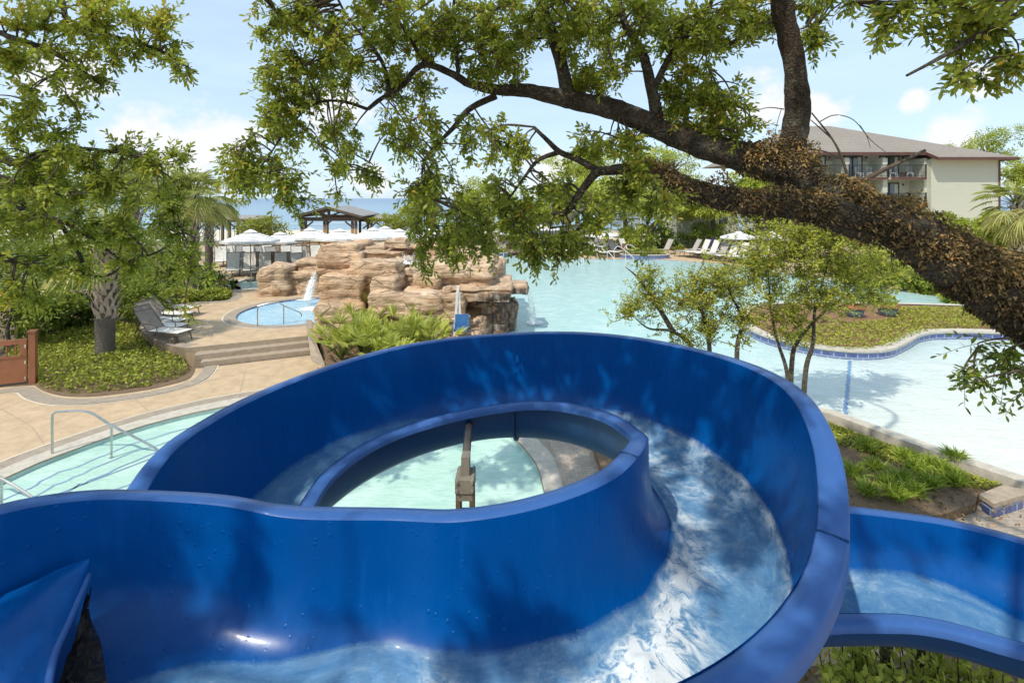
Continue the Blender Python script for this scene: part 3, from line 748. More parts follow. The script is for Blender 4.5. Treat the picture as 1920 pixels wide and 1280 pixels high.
# supports
m = MB(); pc = Vector((-.43, 4.45, 0))
post = MB()
for sx in (-.062, .062): post.box((pc.x+sx, pc.y, 1.16), (.04, .18, 2.32))
for z in (.35, 1.0, 1.62, 2.02): post.box((pc.x, pc.y, z), (.09, .12, .16))
po = post.build('support_post', M_rust, slide)
b = MB(); b.box((pc.x, pc.y, 2.39), (.17, .22, .12)); b.box((pc.x, pc.y+.02, 2.52), (.075, .12, .2)); b.box((pc.x, pc.y, 2.29), (.145, .19, .07))
bk = b.build('post_bracket', M_bracket, po)
for sx in (-.11, .11):
    for z in (2.36, 2.44): b = MB(); b.tube([(pc.x+sx*.62, pc.y-.13, z), (pc.x+sx*.62, pc.y+.13, z)], .014, 6); b.build('bolt', M_steelpost, bk)
for z in (.5, 1.1, 1.7, 2.1):
    b = MB(); b.tube([(pc.x-.11, pc.y-.06, z), (pc.x+.11, pc.y-.06, z)], .014, 6); b.build('bolt', M_steelpost, po)
a = MB(); a.tube([(pc.x, pc.y+.02, 2.56), (pc.x-.02, pc.y+.45, 2.60), (pc.x-.05, pc.y+.93, 2.46)], .04, 8); a.build('support_arm', M_bronze, po)
for (x, y, zt_) in ((3.55, 4.55, 1.55), (3.85, 4.55, 1.55)):
    m = MB(); m.tube([(x, y, -.02), (x, y, zt_)], .055, 10); m.box((x, y, .07), (.26, .26, .03)); m.bar((x, y-.3, zt_), (x, y+.3, zt_), .06, .08); m.build('support_post', M_bronze, slide)
# ------------------------------------------------------------------ artificial rock grotto
def rock_mesh(mb, stain, x0, x1, y0, y1, z0, z1, seed, rnd=.22, strata=.12, rough=.18, rz=0.0, sf=None):
    """weathered block: rounded box, displaced by beds (horizontal ledges), fractures and coarse noise"""
    sx, sy, sz = (x1-x0)/2, (y1-y0)/2, (z1-z0)/2; c = Vector(((x0+x1)/2, (y0+y1)/2, (z0+z1)/2))
    step = .07
    nx, ny, nz = (max(5, min(56, int(2*s/step))) for s in (sx, sy, sz))
    so = Vector((seed*3.17, seed*1.73, seed*.91)); cz, szn = math.cos(rz), math.sin(rz)
    r = min(sx, sy, sz)*min(.9, rnd*1.5)
    def put(u, v, w):
        p = Vector((u*sx, v*sy, w*sz)); q = Vector((max(-sx+r, min(sx-r, p.x)), max(-sy+r, min(sy-r, p.y)), max(-sz+r, min(sz-r, p.z))))
        d = p-q; n = d.normalized() if d.length > 1e-6 else Vector((0, 0, 1)); p = q+n*r if d.length > 1e-6 else p
        g = c+p
        bed = g.z*3.3+.55*noise.noise(g*.55+so)+.15*noise.noise(g*2.0+so); fr = bed-math.floor(bed)
        lay = noise.noise(Vector((math.floor(bed)*7.7+seed, g.x*.35, g.y*.35)))
        groove = -math.exp(-((min(fr, 1-fr))/.07)**2)*.7
        side = 1-abs(n.z)**2*.85
        f = (lay*1.3+groove*1.2)*strata*side
        f += noise.noise(g*.9+so)*rough*1.3+noise.fractal(g*2.3+so, .8, 2.1, 4)*rough*.38
        cel = noise.cell(Vector((g.x*.75+so.x, g.y*.75, math.floor(bed*.5)))); f += (cel-.5)*strata*.8*side
        p = p+n*f
        return Vector((c.x+p.x*cz-p.y*szn, c.y+p.x*szn+p.y*cz, c.z+p.z))
    def grid(fn, a, b):
        base = len(mb.v); vs = [fn(2*i/a-1, 2*j/b-1) for j in range(b+1) for i in range(a+1)]
        mb.add(vs); stain.extend([sf(p) if sf else 0.0 for p in vs])
        for j in range(b):
            for i in range(a): q = base+j*(a+1)+i; mb.face(q, q+1, q+a+2, q+a+1)
    grid(lambda u, v: put(u, -1, v), nx, nz); grid(lambda u, v: put(-u, 1, v), nx, nz)
    grid(lambda u, v: put(1, u, v), ny, nz); grid(lambda u, v: put(-1, -u, v), ny, nz)
    grid(lambda u, v: put(u, v, 1), nx, ny)
grotto = empty('rock_grotto', (0, 0, 0), 0, 'tan artificial rock grotto with ledges and waterfalls between spa and lagoon', 'rock formation')
BL = [  # name, px0, px1, py_top, py_bottom, front depth, thickness, roundness, beds
    ('boulder', 479, 538, 497, 562, 22.2, 2.2, .20, .10), ('boulder', 534, 600, 503, 563, 22.6, 1.8, .16, .10), ('boulder', 556, 612, 483, 520, 23.3, 1.9, .28, .10),
    ('boulder', 588, 672, 566, 650, 15.9, 2.0, .22, .09), ('boulder', 590, 684, 508, 578, 16.5, 2.6, .20, .09), ('boulder', 588, 676, 470, 520, 17.6, 2.6, .22, .10),
    ('boulder', 660, 752, 484, 560, 17.0, 2.4, .12, .09), ('boulder', 596, 668, 454, 482, 18.6, 2.2, .32, .08), ('boulder', 650, 756, 466, 500, 18.0, 2.6, .16, .08),
    ('boulder', 690, 746, 512, 575, 16.5, 1.6, .20, .06), ('boulder', 714, 762, 444, 468, 18.6, 1.3, .40, .05), ('boulder', 640, 716, 457, 474, 19.4, 2.0, .3, .06),
    ('boulder', 742, 800, 498, 565, 17.6, 1.8, .2, .12), ('boulder', 766, 822, 508, 556, 16.9, 1.4, .28, .06), ('boulder', 790, 935, 486, 550, 17.4, 3.0, .22, .13),
    ('boulder', 770, 842, 455, 500, 18.9, 2.2, .26, .12), ('boulder', 826, 918, 472, 512, 19.2, 2.4, .26, .13), ('boulder', 890, 947, 484, 525, 20.2, 2.2, .30, .10),
    ('boulder', 690, 800, 545, 640, 16.2, 2.6, .2, .10), ('boulder', 740, 870, 546, 606, 16.0, 2.2, .22, .12), ('boulder', 780, 880, 590, 655, 15.9, 2.4, .25, .12),
    ('ledge', 830, 962, 534, 572, 16.5, 3.0, .22, .10), ('ledge', 905, 990, 529, 553, 17.3, 1.5, .25, .06),
    ('boulder', 855, 915, 590, 660, 16.3, 2.2, .28, .10), ('stained_column', 895, 952, 560, 640, 16.9, 2.0, .24, .09), ('boulder', 930, 972, 556, 585, 17.6, 1.3, .4, .05),
    ('boulder', 660, 790, 500, 640, 17.6, 1.8, .2, .10), ('boulder', 800, 930, 560, 640, 17.6, 1.8, .2, .10), ('boulder', 850, 900, 618, 655, 15.6, 1.0, .4, .05), ('boulder', 700, 772, 474, 510, 19.0, 1.8, .25, .08),
]
for k, (nm, a, b, t_, bt_, d, th_, rd, st_) in enumerate(BL):
    mb = MB(); stn = []
    x0 = (a-960)/F*d; x1 = (b-960)/F*d; z1 = EYE-(t_-372)/F*d-.13; z0 = EYE-(bt_-372)/F*d
    if nm == 'boulder' and bt_ > 540: z0 = min(z0, .0) if d < 18 else .3
    if nm == 'stained_column': z0 = -.3
    low = nm in ('ledge', 'stained_column')
    sf = (lambda p: max(0., min(1., (p.x+1.6)/.8))*(1 if p.z < 1.75 else .15)) if low else ((lambda p: max(0., min(1., (p.x+1.3)/.5))*.8) if k in (23, 25) else None)
    rock_mesh(mb, stn, x0, x1, d, d+th_, z0, z1, k*1.37+2, rd, st_*1.0, .10 if min(x1-x0, z1-z0) < 1 else .15, rng.uniform(-.1, .1) if nm != 'ledge' else 0, sf)
    if nm == 'ledge':   # close the underside too
        pass
    o = mb.build(nm, M_rock, grotto, True)
    bm = bmesh.new(); bm.from_mesh(o.data); bmesh.ops.remove_doubles(bm, verts=bm.verts, dist=.004)
    bd = [e for e in bm.edges if e.is_boundary]
    if bd: bmesh.ops.holes_fill(bm, edges=bd)
    bm.to_mesh(o.data); bm.free(); o.data.polygons.foreach_set('use_smooth', [True]*len(o.data.polygons))
    me = o.data; at_ = me.attributes.new('stain', 'FLOAT', 'POINT'); at_.data.foreach_set('value', [float(sf(v.co)) if sf else 0. for v in me.vertices])
    if k == 6: o['label'] = 'square cut rock face split by a vertical crack'
# water falling from the rocks
def fall(name, pts, w0, w1, n, label, seed):
    r = random.Random(seed); m = MB(); al = []
    for s in range(n):
        o = Vector((r.uniform(-1, 1)*w0, r.uniform(-.12, .12), 0)); sp = r.uniform(.6, 1.4)
        P = spline(pts, 7); k0 = r.uniform(0, .25); Q = []
        for i, p in enumerate(P):
            t = i/(len(P)-1); q = Vector(p)+o*(1+(w1/w0-1)*t)+Vector((.03*noise.noise(Vector((i*.6, s*3.1, 0))), 0, 0)); Q.append(q)
        ww = r.uniform(.008, .03)
        m.strip([q-Vector((ww, 0, 0)) for q in Q], [q+Vector((ww, 0, 0)) for q in Q]); al += [.42+.34*(i/len(P)) for i in range(len(P))]*2
    for s in range(n*3):
        t = r.random(); P = Vector(pts[0]).lerp(Vector(pts[-1]), t)+Vector((r.uniform(-1, 1)*(w0+(w1-w0)*t)*1.3, r.uniform(-.1, .1), r.uniform(-.1, .1))); q = r.uniform(.006, .02)
        b = m.add([P+Vector((-q, 0, 0)), P+Vector((0, 0, -q)), P+Vector((q, 0, 0)), P+Vector((0, 0, q*1.6))]); m.face(b, b+1, b+2, b+3); al += [1.2]*4
    o = m.build(name, M_froth); a = o.data.attributes.new('a', 'FLOAT', 'POINT'); a.data.foreach_set('value', al)
    return tag(o, label, 'waterfall', None, 'structure')
fall('waterfall', [at(590, 506, 21.3), at(588, 518, 21.1), at(582, 535, 20.9), at(576, 562, 20.8)], .07, .15, 34, 'white waterfall splashing between boulders into the spa', 1)
fall('waterfall', [at(985, 536, 17.75), at(991, 548, 17.85), at(997, 575, 18.0), at(1000, 607, 18.05)], .07, .12, 11, 'thin stream of water dropping off the rock ledge into the lagoon', 2)
fall('waterfall', [at(766, 478, 17.9), at(768, 487, 17.5), at(772, 495, 17.3)], .22, .25, 22, 'small white cascade between the upper boulders', 3)
def foam_patch(name, c, rx, ry, z, seed):
    m = MB(); al = []; n = 26; c = Vector((c[0], c[1], z))
    m.add([c]); al.append(1.3)
    for j in range(1, 5):
        for k in range(n):
            f = j/4*(1+.25*noise.noise(Vector((math.cos(k/n*6.28)*2, math.sin(k/n*6.28)*2, seed)))); m.add([c+Vector((rx*f*math.cos(2*PI*k/n), ry*f*math.sin(2*PI*k/n), .03*(1-f)*(1+noise.noise(Vector((j*3, k, seed))))))]); al.append(1.3-j*.33)
    for k in range(n): m.face(0, 1+k, 1+(k+1) % n)
    for j in range(3):
        for k in range(n): a = 1+j*n; m.face(a+k, a+n+k, a+n+(k+1) % n, a+(k+1) % n)
    o = m.build(name, M_froth, None, True); a = o.data.attributes.new('a', 'FLOAT', 'POINT'); a.data.foreach_set('value', al); return structure(o)
foam_patch('water_foam', gp(1002, 606, .11), .75, .8, .13, 1)
foam_patch('water_foam', gp(572, 562, .40), .8, .7, .415, 3)
foam_patch('water_foam', gp(590, 580, .40), 1.2, .9, .41, 7)
foam_patch('water_foam', (-2.6, 6.6), 1.4, 1.1, -.08, 5)
foam_patch('water_foam', (-1.5, 7.3), .9, .7, -.08, 6)
# ------------------------------------------------------------------ pool furniture
ORD = ['first', 'second', 'third', 'fourth', 'fifth', 'sixth', 'seventh', 'eighth', 'ninth', 'tenth', 'eleventh', 'twelfth', 'thirteenth']
def make_lounger(name, back_mat, seat_mat, frame_mat, ang=52, arms=False, towel=False):
    """sling sun lounger, head end toward -X; origin on the ground under its middle"""
    root = empty(name); W = .31
    ca, sa = math.cos(R(ang)), math.sin(R(ang)); hx = -.22; hz = .36
    m = MB()
    for s in (-1, 1):
        m.tube([(hx, s*W, hz), (1.0, s*W, hz), (1.06, s*W, hz-.03)], .018, 6)
        m.tube([(hx, s*W, hz), (hx-.86*ca, s*W, hz+.86*sa)], .018, 6)
        m.tube([(hx-.45, s*W, hz), (hx, s*W, hz)], .016, 6); m.tube([(hx-.42, s*W, hz), (hx-.5*ca, s*W, hz+.5*sa)], .012, 6)
    m.bar((1.04, -W, hz-.02), (1.04, W, hz-.02), .03); m.bar((hx-.86*ca, -W, hz+.86*sa), (hx-.86*ca, W, hz+.86*sa), .03); m.bar((hx-.44, -W, hz), (hx-.44, W, hz), .03)
    m.build('frame', frame_mat, root)
    for s in (-1, 1):
        for x, dx in ((.86, .10), (hx-.30, -.18)):
            l = MB(); l.tube([(x, s*W, hz-.01), (x+dx*.4, s*(W+.01), hz*.55), (x+dx, s*(W+.015), .0)], .018, 6); l.build('leg', frame_mat, root)
        if arms:
            l = MB(); l.tube([(hx-.18, s*(W+.03), hz+.26), (hx+.25, s*(W+.03), hz+.25), (hx+.42, s*(W+.03), hz+.20), (hx+.46, s*(W+.03), hz-.02)], .016, 6); l.build('armrest', frame_mat, root)
    def sling(p0, p1, sag, nm, mat):
        q = MB(); rows = []
        for i in range(9):
            t = i/8; p = Vector(p0).lerp(Vector(p1), t); row = []
            for j in range(7):
                v = j/6*2-1; s_ = sag*(1-v*v)*math.sin(PI*min(1, max(0, t)))
                n = Vector((p1[2]-p0[2], 0, p0[0]-p1[0])).normalized(); n = n if n.z < 0 else -n
                row.append(p+Vector((0, v*(W-.012), 0))+n*s_)
            rows.append(row)
        loft(rows).build(nm, mat, root, True)
    sling((hx, 0, hz+.012), (1.03, 0, hz+.012), .025, 'seat', seat_mat)
    sling((hx-.01, 0, hz+.02), (hx-.85*ca, 0, hz+.85*sa+.01), .03, 'backrest', back_mat)
    if towel:
        q = MB(); q.box((hx-.42*ca, 0, hz+.47*sa+.03), (.80, .52, .07), mtx=Matrix.Rotation(R(ang), 3, 'Y')); q.build('cushion', M_navy, root)
    return root
first_used = {}
def place(proto, loc, rz, label, group=None, scale=1.0):
    k = proto.name
    if k in first_used: o = copy_tree(proto)
    else: o = proto; first_used[k] = 1
    o.location = loc; o.rotation_euler = (0, 0, rz); o.scale = (scale,)*3
    o['label'] = label; o['category'] = o.get('category') or 'lounger'
    if group: o['group'] = group
    return o

# five loungers along the planting bed
LG1 = make_lounger('sun_lounger', simple('brown_sling', (.30, .25, .20), .8, .08, 60, .2), M_slingw, M_bronze, 46, True)
near = [((344, 638), -14, 'brown backed lounger closest to the steps, its feet by the curb'), ((338, 627), -12, 'brown backed lounger just behind the one closest to the steps'),
        ((340, 616), -10, 'brown backed lounger in the middle of the row by the planting bed'), ((347, 604), -8, 'brown backed lounger fourth from the steps beside the planting bed'),
        ((358, 591), -6, 'brown backed lounger at the far end of the row beside the clipped bush')]
for (px, py), dz, lb in near:
    p = gp(px, py, .455); place(LG1, (p.x-.75, p.y+.05, .455), R(dz), lb, 'loungers along the planting bed', .93)
# rows beyond the spa; grey slings paint the shaded side of pale ones
LGW = make_lounger('pool_lounger', M_slingw, M_slingw, M_bronze, 64); LGG = make_lounger('pool_lounger', M_sling, M_sling, M_bronze, 60)
r1 = [(437, 'w'), (453, 'g'), (468, 'w'), (482, 'g'), (497, 'w'), (511, 'g'), (527, 'w'), (540, 'g'), (562, 'g')]
for i, (px, c) in enumerate(r1):
    d = 28.6+.12*(i % 2)*4; p = at(px, 400, d)
    place(LGW if c == 'w' else LGG, (p.x, p.y, .455), R(-62 if c == 'w' else -48), '%s sling lounger, %s along the front row behind the rock wall' % ('pale' if c == 'w' else 'grey taupe', ORD[i]), 'loungers in the front row beyond the spa', 1.12)
r2 = [(414, 'w'), (430, 'w'), (452, 'g'), (466, 'w'), (486, 'g'), (501, 'w'), (513, 'g'), (538, 'w'), (548, 'w'), (558, 'w'), (572, 'g'), (594, 'w')]
for i, (px, c) in enumerate(r2):
    d = 32.5+(i % 3)*.4; p = at(px, 400, d)
    place(LGW if c == 'w' else LGG, (p.x, p.y, .455), R(-58 if c == 'w' else -45), '%s sling lounger, %s along the back row under the striped umbrellas' % ('pale' if c == 'w' else 'grey taupe', ORD[i]), 'loungers in the back row beyond the spa', 1.12)
# far side of the lagoon
r3 = [(1300, 488), (1318, 490), (1336, 492), (1354, 494), (1374, 497), (1392, 499), (1412, 501), (1432, 505)]
for i, (px, py) in enumerate(r3):
    p = gp(px, py-6, .13); place(LGW if i % 3 else LGG, (p.x, p.y+.6, .135), R(188+i*3), 'pale lounger on the far deck, %s counting from the round planter' % ORD[i], 'loungers on the far deck under the oaks', 1.3)
LGN = make_lounger('cushioned_lounger', M_slingw, M_slingw, M_bronze, 55, False, True)
for i, (px, py) in enumerate(((1325, 478), (1341, 479), (1357, 480), (1372, 481))):
    p = gp(px, py, .13); place(LGN, (p.x, p.y+.5, .135), R(192), 'lounger with a navy towel on its back, %s in the rear line by the hedge' % ORD[i], 'towelled loungers by the hedge', 1.25)
r4 = [(917, 462), (938, 474), (966, 474), (980, 475), (1118, 478), (1128, 470), (1139, 477), (1156, 476), (1176, 474), (1245, 474)]
nm4 = ['alone by the leaning fence', 'beside the small planter', 'next to the striped cabana', 'touching the striped cabana', 'just past the last cabana', 'set back behind its neighbours', 'facing the handrail', 'in front of the brown post', 'half hidden by the brown post', 'standing alone beyond the round planter']
for i, (px, py) in enumerate(r4):
    p = gp(px, py+3, .13); place(LGW if i % 2 == 0 else LGG, (p.x, min(p.y, 43.5), .135), R(-55 if 4 <= i < 9 else 200), '%s lounger %s' % ('pale' if i % 2 == 0 else 'taupe', nm4[i]), 'loungers across the lagoon', 1.2)

# striped market umbrellas
def make_umbrella():
    root = empty('striped_umbrella'); m = MB(); n = 8; Rr = 1.42; zr = 2.12; za = 2.62
    k = 14; ids = []; cuts = [0, .13, .17, .28, .32, .43, .47, .58, .62, .73, .77, .88, .92, .97, 1]
    for j in range(k+1):
        t = cuts[j]; r = .22+(Rr-.22)*t; z = za-.06-(za-.06-zr)*(t**1.08); ids.append(m.add([(r*math.cos(2*PI*(i+.5)/n)*(1), r*math.sin(2*PI*(i+.5)/n), z) for i in range(n)]))
    for j in range(k):
        m.m = 1 if j % 2 == 1 else 0
        for i in range(n): m.face(ids[j]+i, ids[j+1]+i, ids[j+1]+(i+1) % n, ids[j]+(i+1) % n)
    m.m = 0; v = m.add([(Rr*math.cos(2*PI*(i+.5)/n), Rr*math.sin(2*PI*(i+.5)/n), zr-.10) for i in range(n)])
    for i in range(n): m.face(ids[k]+i, v+i, v+(i+1) % n, ids[k]+(i+1) % n)
    c = m.build('canopy', [M_canv, M_canv2], root)
    q = MB(); q.lathe([(.36, za-.06), (.2, za+.03), (.03, za+.10)], (0, 0, 0), 8, True); q.build('vent_cap', M_canv, c)
    q = MB(); q.tube([(0, 0, .02), (0, 0, za+.02)], .024, 8); q.build('pole', M_wood, root)
    q = MB(); q.lathe([(.28, 0), (.28, .06), (.05, .09)], (0, 0, 0), 12, True); q.build('base', M_bronze, root)
    for i in range(n):
        q = MB(); a = 2*PI*(i+.5)/n; q.bar((0, 0, za-.10), (Rr*.97*math.cos(a), Rr*.97*math.sin(a), zr-.02), .018); q.build('rib', M_wood, root)
    return root
M_canv = simple('white_canvas', (.86, .84, .80), .9, .03, 20, .05); M_canv2 = simple('grey_canvas_stripe', (.36, .36, .37), .9, .05, 20, .05)
U = make_umbrella()
us = [(470, 453, 26.7, 'striped umbrella nearest the palm, over the grey loungers', .45), (525, 453, 29.6, 'striped umbrella between the nearest palm umbrella and the pavilion', .45), (581, 446, 30.5, 'striped umbrella overlapping the left posts of the pavilion', .45), (637, 448, 30.0, 'striped umbrella in front of the middle of the pavilion', .45),
      (699, 446, 30.2, 'striped umbrella just past the right posts of the pavilion', .45), (748, 447, 31.0, 'striped umbrella directly above the round top boulder', .45), (808, 446, 30.8, 'wide striped umbrella half hidden by the drooping oak twigs', .45), (722, 440, 34.5, 'small striped umbrella furthest back above the rocks', .45),
      (968, 438, 42.0, 'striped umbrella beside the first striped cabana', .13), (1128, 442, 41.5, 'striped umbrella over the loungers beyond the cabanas', .13), (1085, 434, 46, 'striped umbrella behind the oak trunk by the cabanas', .13), (1385, 446, 38.5, 'striped umbrella in front of the dark hedge', .13), (1450, 447, 37.0, 'striped umbrella behind the small bright tree', .13)]
U['category'] = 'umbrella'
for px, py, d, lb, zb in us:
    p = at(px, py, d); s = (p.z-zb)/2.06
    o = place(U, (p.x, p.y, zb), rng.uniform(0, .5), lb, 'striped market umbrellas', 1.0); o.scale = (1.05, 1.05, s)
# blue beach umbrellas beyond the fence
bu = empty('beach_umbrella'); q = MB(); q.lathe([(1.1, 1.75), (.8, 2.0), (.4, 2.15), (.02, 2.2)], (0, 0, 0), 10); q.build('canopy', M_navy, bu); q = MB(); q.tube([(0, 0, -1), (0, 0, 2.2)], .025, 6); q.build('pole', M_wood, bu)
bu['category'] = 'umbrella'
for i, (px, s) in enumerate(((412, 'nearest the palm'), (426, 'in the middle of three'), (440, 'closest to the timber shelter'))):
    p = at(px, 440, 56); place(bu, (p.x, p.y, .35), 0, 'navy beach umbrella %s' % s, 'navy beach umbrellas', 1.2)

# striped cabanas
M_cabw = simple('cabana_white', (.74, .73, .70), .9, .04, 20, .05); M_cabn = simple('cabana_grey_stripe', (.20, .20, .25), .9, .05, 20, .05)
def make_cabana():
    root = empty('striped_cabana'); m = MB(); n = 15; w = .95
    P = [(-.55, .25), (-.62, .9), (-.55, 1.5), (-.25, 1.86), (.2, 1.95), (.55, 1.86)]   # hood profile y,z
    for i in range(n):
        m.m = i % 2; x0 = -w+2*w*i/n; x1 = -w+2*w*(i+1)/n
        m.strip([(x1, -y, z) for y, z in P], [(x0, -y, z) for y, z in P])
    m.m = 0
    h = m.build('hood', [M_cabw, M_cabn], root)
    for s in (-1, 1):
        q = MB()
        L = [(s*w, -y, z) for y, z in P]; k = 6
        for i in range(len(P)-1):
            y0, z0 = P[i]; y1, z1 = P[i+1]
            for j in range(4):
                q.m = j % 2; f0, f1 = j/4, (j+1)/4; c0 = .15
                b = q.add([(s*w, -(y0+(c0-y0)*f0), z0+(.6-z0)*f0*.6), (s*w, -(y0+(c0-y0)*f1), z0+(.6-z0)*f1*.6), (s*w, -(y1+(c0-y1)*f1), z1+(.6-z1)*f1*.6), (s*w, -(y1+(c0-y1)*f0), z1+(.6-z1)*f0*.6)]); q.face(b, b+1, b+2, b+3)
        q.build('side_panel', [M_cabw, M_cabn], root)
    for s in (-.47, .47):
        q = MB(); q.box((s, -.28, .36), (.84, 1.5, .10)); c = q.build('seat_cushion', M_slingw, root)
        q = MB(); q.box((s, .36, .78), (.8, .16, .78), mtx=Matrix.Rotation(R(-18), 3, 'X')); q.build('back_cushion', M_navy, root)
    q = MB(); q.box((0, -.2, .24), (1.9, 1.6, .08)); q.build('frame', M_white, root)
    for x in (-.88, .88):
        for y in (-.92, .5): q = MB(); q.box((x, y, .1), (.06, .06, .2)); q.build('leg', M_white, root)
    return root
CB = make_cabana(); CB['category'] = 'cabana'
for px, lb in ((1013, 'striped cabana behind the hanging oak twigs, furthest from the tree trunk'), (1049, 'striped cabana in the middle of the three, its front fully in view'), (1092, 'striped cabana nearest the oak trunk and the umbrella')):
    p = gp(px, 477, .13); place(CB, (p.x, p.y+.4, .135), R(-4), lb, 'striped cabanas with navy cushions', 1.12)

# ---- handrails
def rail(name, pts, r, label, group, mat=M_steel, feet=()):
    root = empty(name, (0, 0, 0), 0, label, 'handrail', group)
    q = MB(); q.tube([tuple(p) for p in spline(pts, 6)], r, 8); q.build('top_rail', mat, root)
    for a, b in feet:
        q = MB(); q.tube([a, b], r*.9, 8); q.build('post', mat, root); q = MB(); q.lathe([(r*2, -.004), (r*2, .012), (r, .02)], b, 10, True); q.build('foot_plate', mat, root)
    return root
b0 = gp(98, 850, 0); d = b0.y; t0 = at(98, 775, d); 
b1 = gp(209, 858, -.1); t1 = at(209, 797, b1.y); t_mid = at(165, 772, (d+b1.y)/2-.02)
e1 = at(288, 838, 9.6); e2 = at(297, 850, 9.6)
rail('pool_handrail', [b0+Vector((0, 0, .0)), b0+Vector((0, 0, .70)), t0+Vector((.04, 0, .0)), t0+Vector((.14, 0, .035)), t_mid, t1, e1, e2], .021, 'bent steel handrail standing on the deck curb and reaching into the splash pool', 'steel handrails of the splash pool', M_steel, [(t1, b1)])
c0 = at(-40, 878, 8.0); c1 = at(3, 897, 7.9); c2 = at(60, 932, 7.8)
rail('pool_handrail', [(-9.2, 8.05, 0), (-9.2, 8.05, .55), c0, c1, c2, c2+Vector((.3, -.05, -.25))], .021, 'steel handrail cut by the picture edge above the flume rim', 'steel handrails of the splash pool', M_steel, [(c1, Vector((c1.x, c1.y, -.1)))])
s0 = gp(483, 611, .46); s1 = gp(533, 606, .40)
rail('spa_handrail', [s0, s0+Vector((0, 0, .6)), s0+Vector((.06, .03, .72)), at(520, 567, s0.y+.25), at(532, 573, s1.y), at(562, 586, s1.y+.15), at(565, 593, s1.y+.15)], .022, 'bent steel handrail leading into the round spa', None, M_steel, [(at(532, 573, s1.y), Vector((at(532, 573, s1.y).x, s1.y, .38)))])
s0 = gp(471, 538, .46); rail('spa_handrail', [s0, s0+Vector((0, 0, .65)), s0+Vector((.1, .1, .75)), s0+Vector((.45, .5, .6))], .022, 'short steel handrail at the far round spa beside the rock wall', None, M_steel)
for i, (px, py, dx) in enumerate(((944, 482, -1), (977, 485, 1), (1032, 487, .15), (1085, 487, .3), (1120, 484, 1.4), (1152, 484, 1.6), (1171, 480, 1.8))):
    p = gp(px, py, .14); nm = ['beside the small planter', 'in front of the taupe loungers', 'standing straight before the first cabana', 'before the nearest cabana to the trunk', 'past the last cabana', 'in front of the leaning loungers', 'beside the brown post'][i]
    rail('pool_handrail', [p, p+Vector((0, 0, .7)), p+Vector((dx*.25, -.1, .95)), p+Vector((dx*.75, -.9, .25)), p+Vector((dx*.82, -1.05, -.05))], .024, 'far slim white handrail %s' % nm, 'white handrails across the lagoon', M_white, [(p+Vector((dx*.5, -.5, .6)), p+Vector((dx*.5, -.5, -.05)))])
# ---- pool lift
pl = empty('pool_lift', (0, 0, 0), 0, 'white pool lift with tall slanted mast and blue plastic seat', 'pool lift')
base = gp(859, 655, .05); d = base.y
q = MB(); q.box((base.x, d, .2), (.55, .6, .35)); q.build('base', M_white, pl)
q = MB(); q.bar(at(851, 640, d), at(859, 536, d), .10, .08); q.build('mast', M_white, pl)
q = MB(); q.bar(at(864.5, 640, d+.02), at(861, 548, d+.02), .085, .06); q.build('lift_arm', M_white, pl)
for k in range(5):
    q = MB(); p = at(853.2+k*.6, 600-k*7, d-.045); q.box(p, (.055, .006, .07)); q.build('control_mark', M_seatblue, pl)
sc = at(864, 613, d-.25); q = MB(); q.box(sc+Vector((.02, .18, .16)), (.44, .05, .42)); q.box(sc+Vector((0, 0, -.06)), (.42, .40, .06)); st_ = q.build('seat', M_seatblue, pl)
for s in (-1, 1): q = MB(); q.tube([sc+Vector((s*.24, .16, .12)), sc+Vector((s*.25, -.12, .10)), sc+Vector((s*.25, -.14, -.02))], .02, 6); q.build('armrest', M_seatblue, pl)
q = MB(); q.box(sc+Vector((0, -.22, -.36)), (.30, .14, .05)); q.build('footrest', M_seatblue, pl)
# ---- gate and fence post
gt = empty('garden_gate', (0, 0, 0), 0, 'red brown panel gate with short spindles at the planting bed', 'gate')
p1 = gp(62, 719, 0); pd = p1.y; dr = Vector((-1, -.42, 0)).normalized()
q = MB(); q.box(p1+Vector((0, 0, .70)), (.14, .14, 1.40), math.atan2(dr.y, dr.x)); q.box(p1+Vector((0, 0, 1.42)), (.18, .18, .05), math.atan2(dr.y, dr.x)); q.build('post', M_gate, gt)
ga = math.atan2(dr.y, dr.x); L = 1.55; g0 = p1+dr*.12
def gbox(u0, u1, z0, z1, t, nm, par): 
    q = MB(); q.box(g0+dr*((u0+u1)/2)+Vector((0, 0, (z0+z1)/2)), (u1-u0, t, z1-z0), ga); return q.build(nm, M_gate, par)
gbox(0, L, .08, .78, .045, 'panel', gt); 
for a, b, z0, z1 in ((0, .14, .781, 1.10), (L-.12, L, .781, 1.10), (0, L, 1.101, 1.23), (.0, L, .74, .80)): gbox(a, b, z0, z1, .07, 'rail', gt)
for i in range(7): gbox(.22+i*.18, .25+i*.18, .80, 1.10, .03, 'spindle', gt)
for z in (1.05, .62, .2): q = MB(); q.box(p1+dr*.10+Vector((0, -.06, z)), (.05, .05, .09)); q.build('hinge', M_steel, gt)
# brown post across the lagoon, small light by the curb
p = gp(1170, 479, .13); bp = empty('timber_post', (0, 0, 0), 0, 'short brown timber post at the round planter', 'post'); q = MB(); q.box(p+Vector((0, 0, .48)), (.26, .26, .96)); q.build('shaft', M_gate, bp); q = MB(); q.box(p+Vector((0, 0, .99)), (.30, .30, .05)); q.build('cap', M_gate, bp)
p = gp(326, 664, .1); lt = empty('path_light', (0, 0, 0), 0, 'small bronze path light in the ground cover beside the curb', 'path light'); q = MB(); q.tube([p, p+Vector((0, 0, .4))], .02, 8); q.build('stem', M_bronze, lt); q = MB(); q.lathe([(.10, .36), (.12, .38), (.12, .5), (.09, .53)], p, 12, True); q.build('lamp_head', M_bronze, lt)
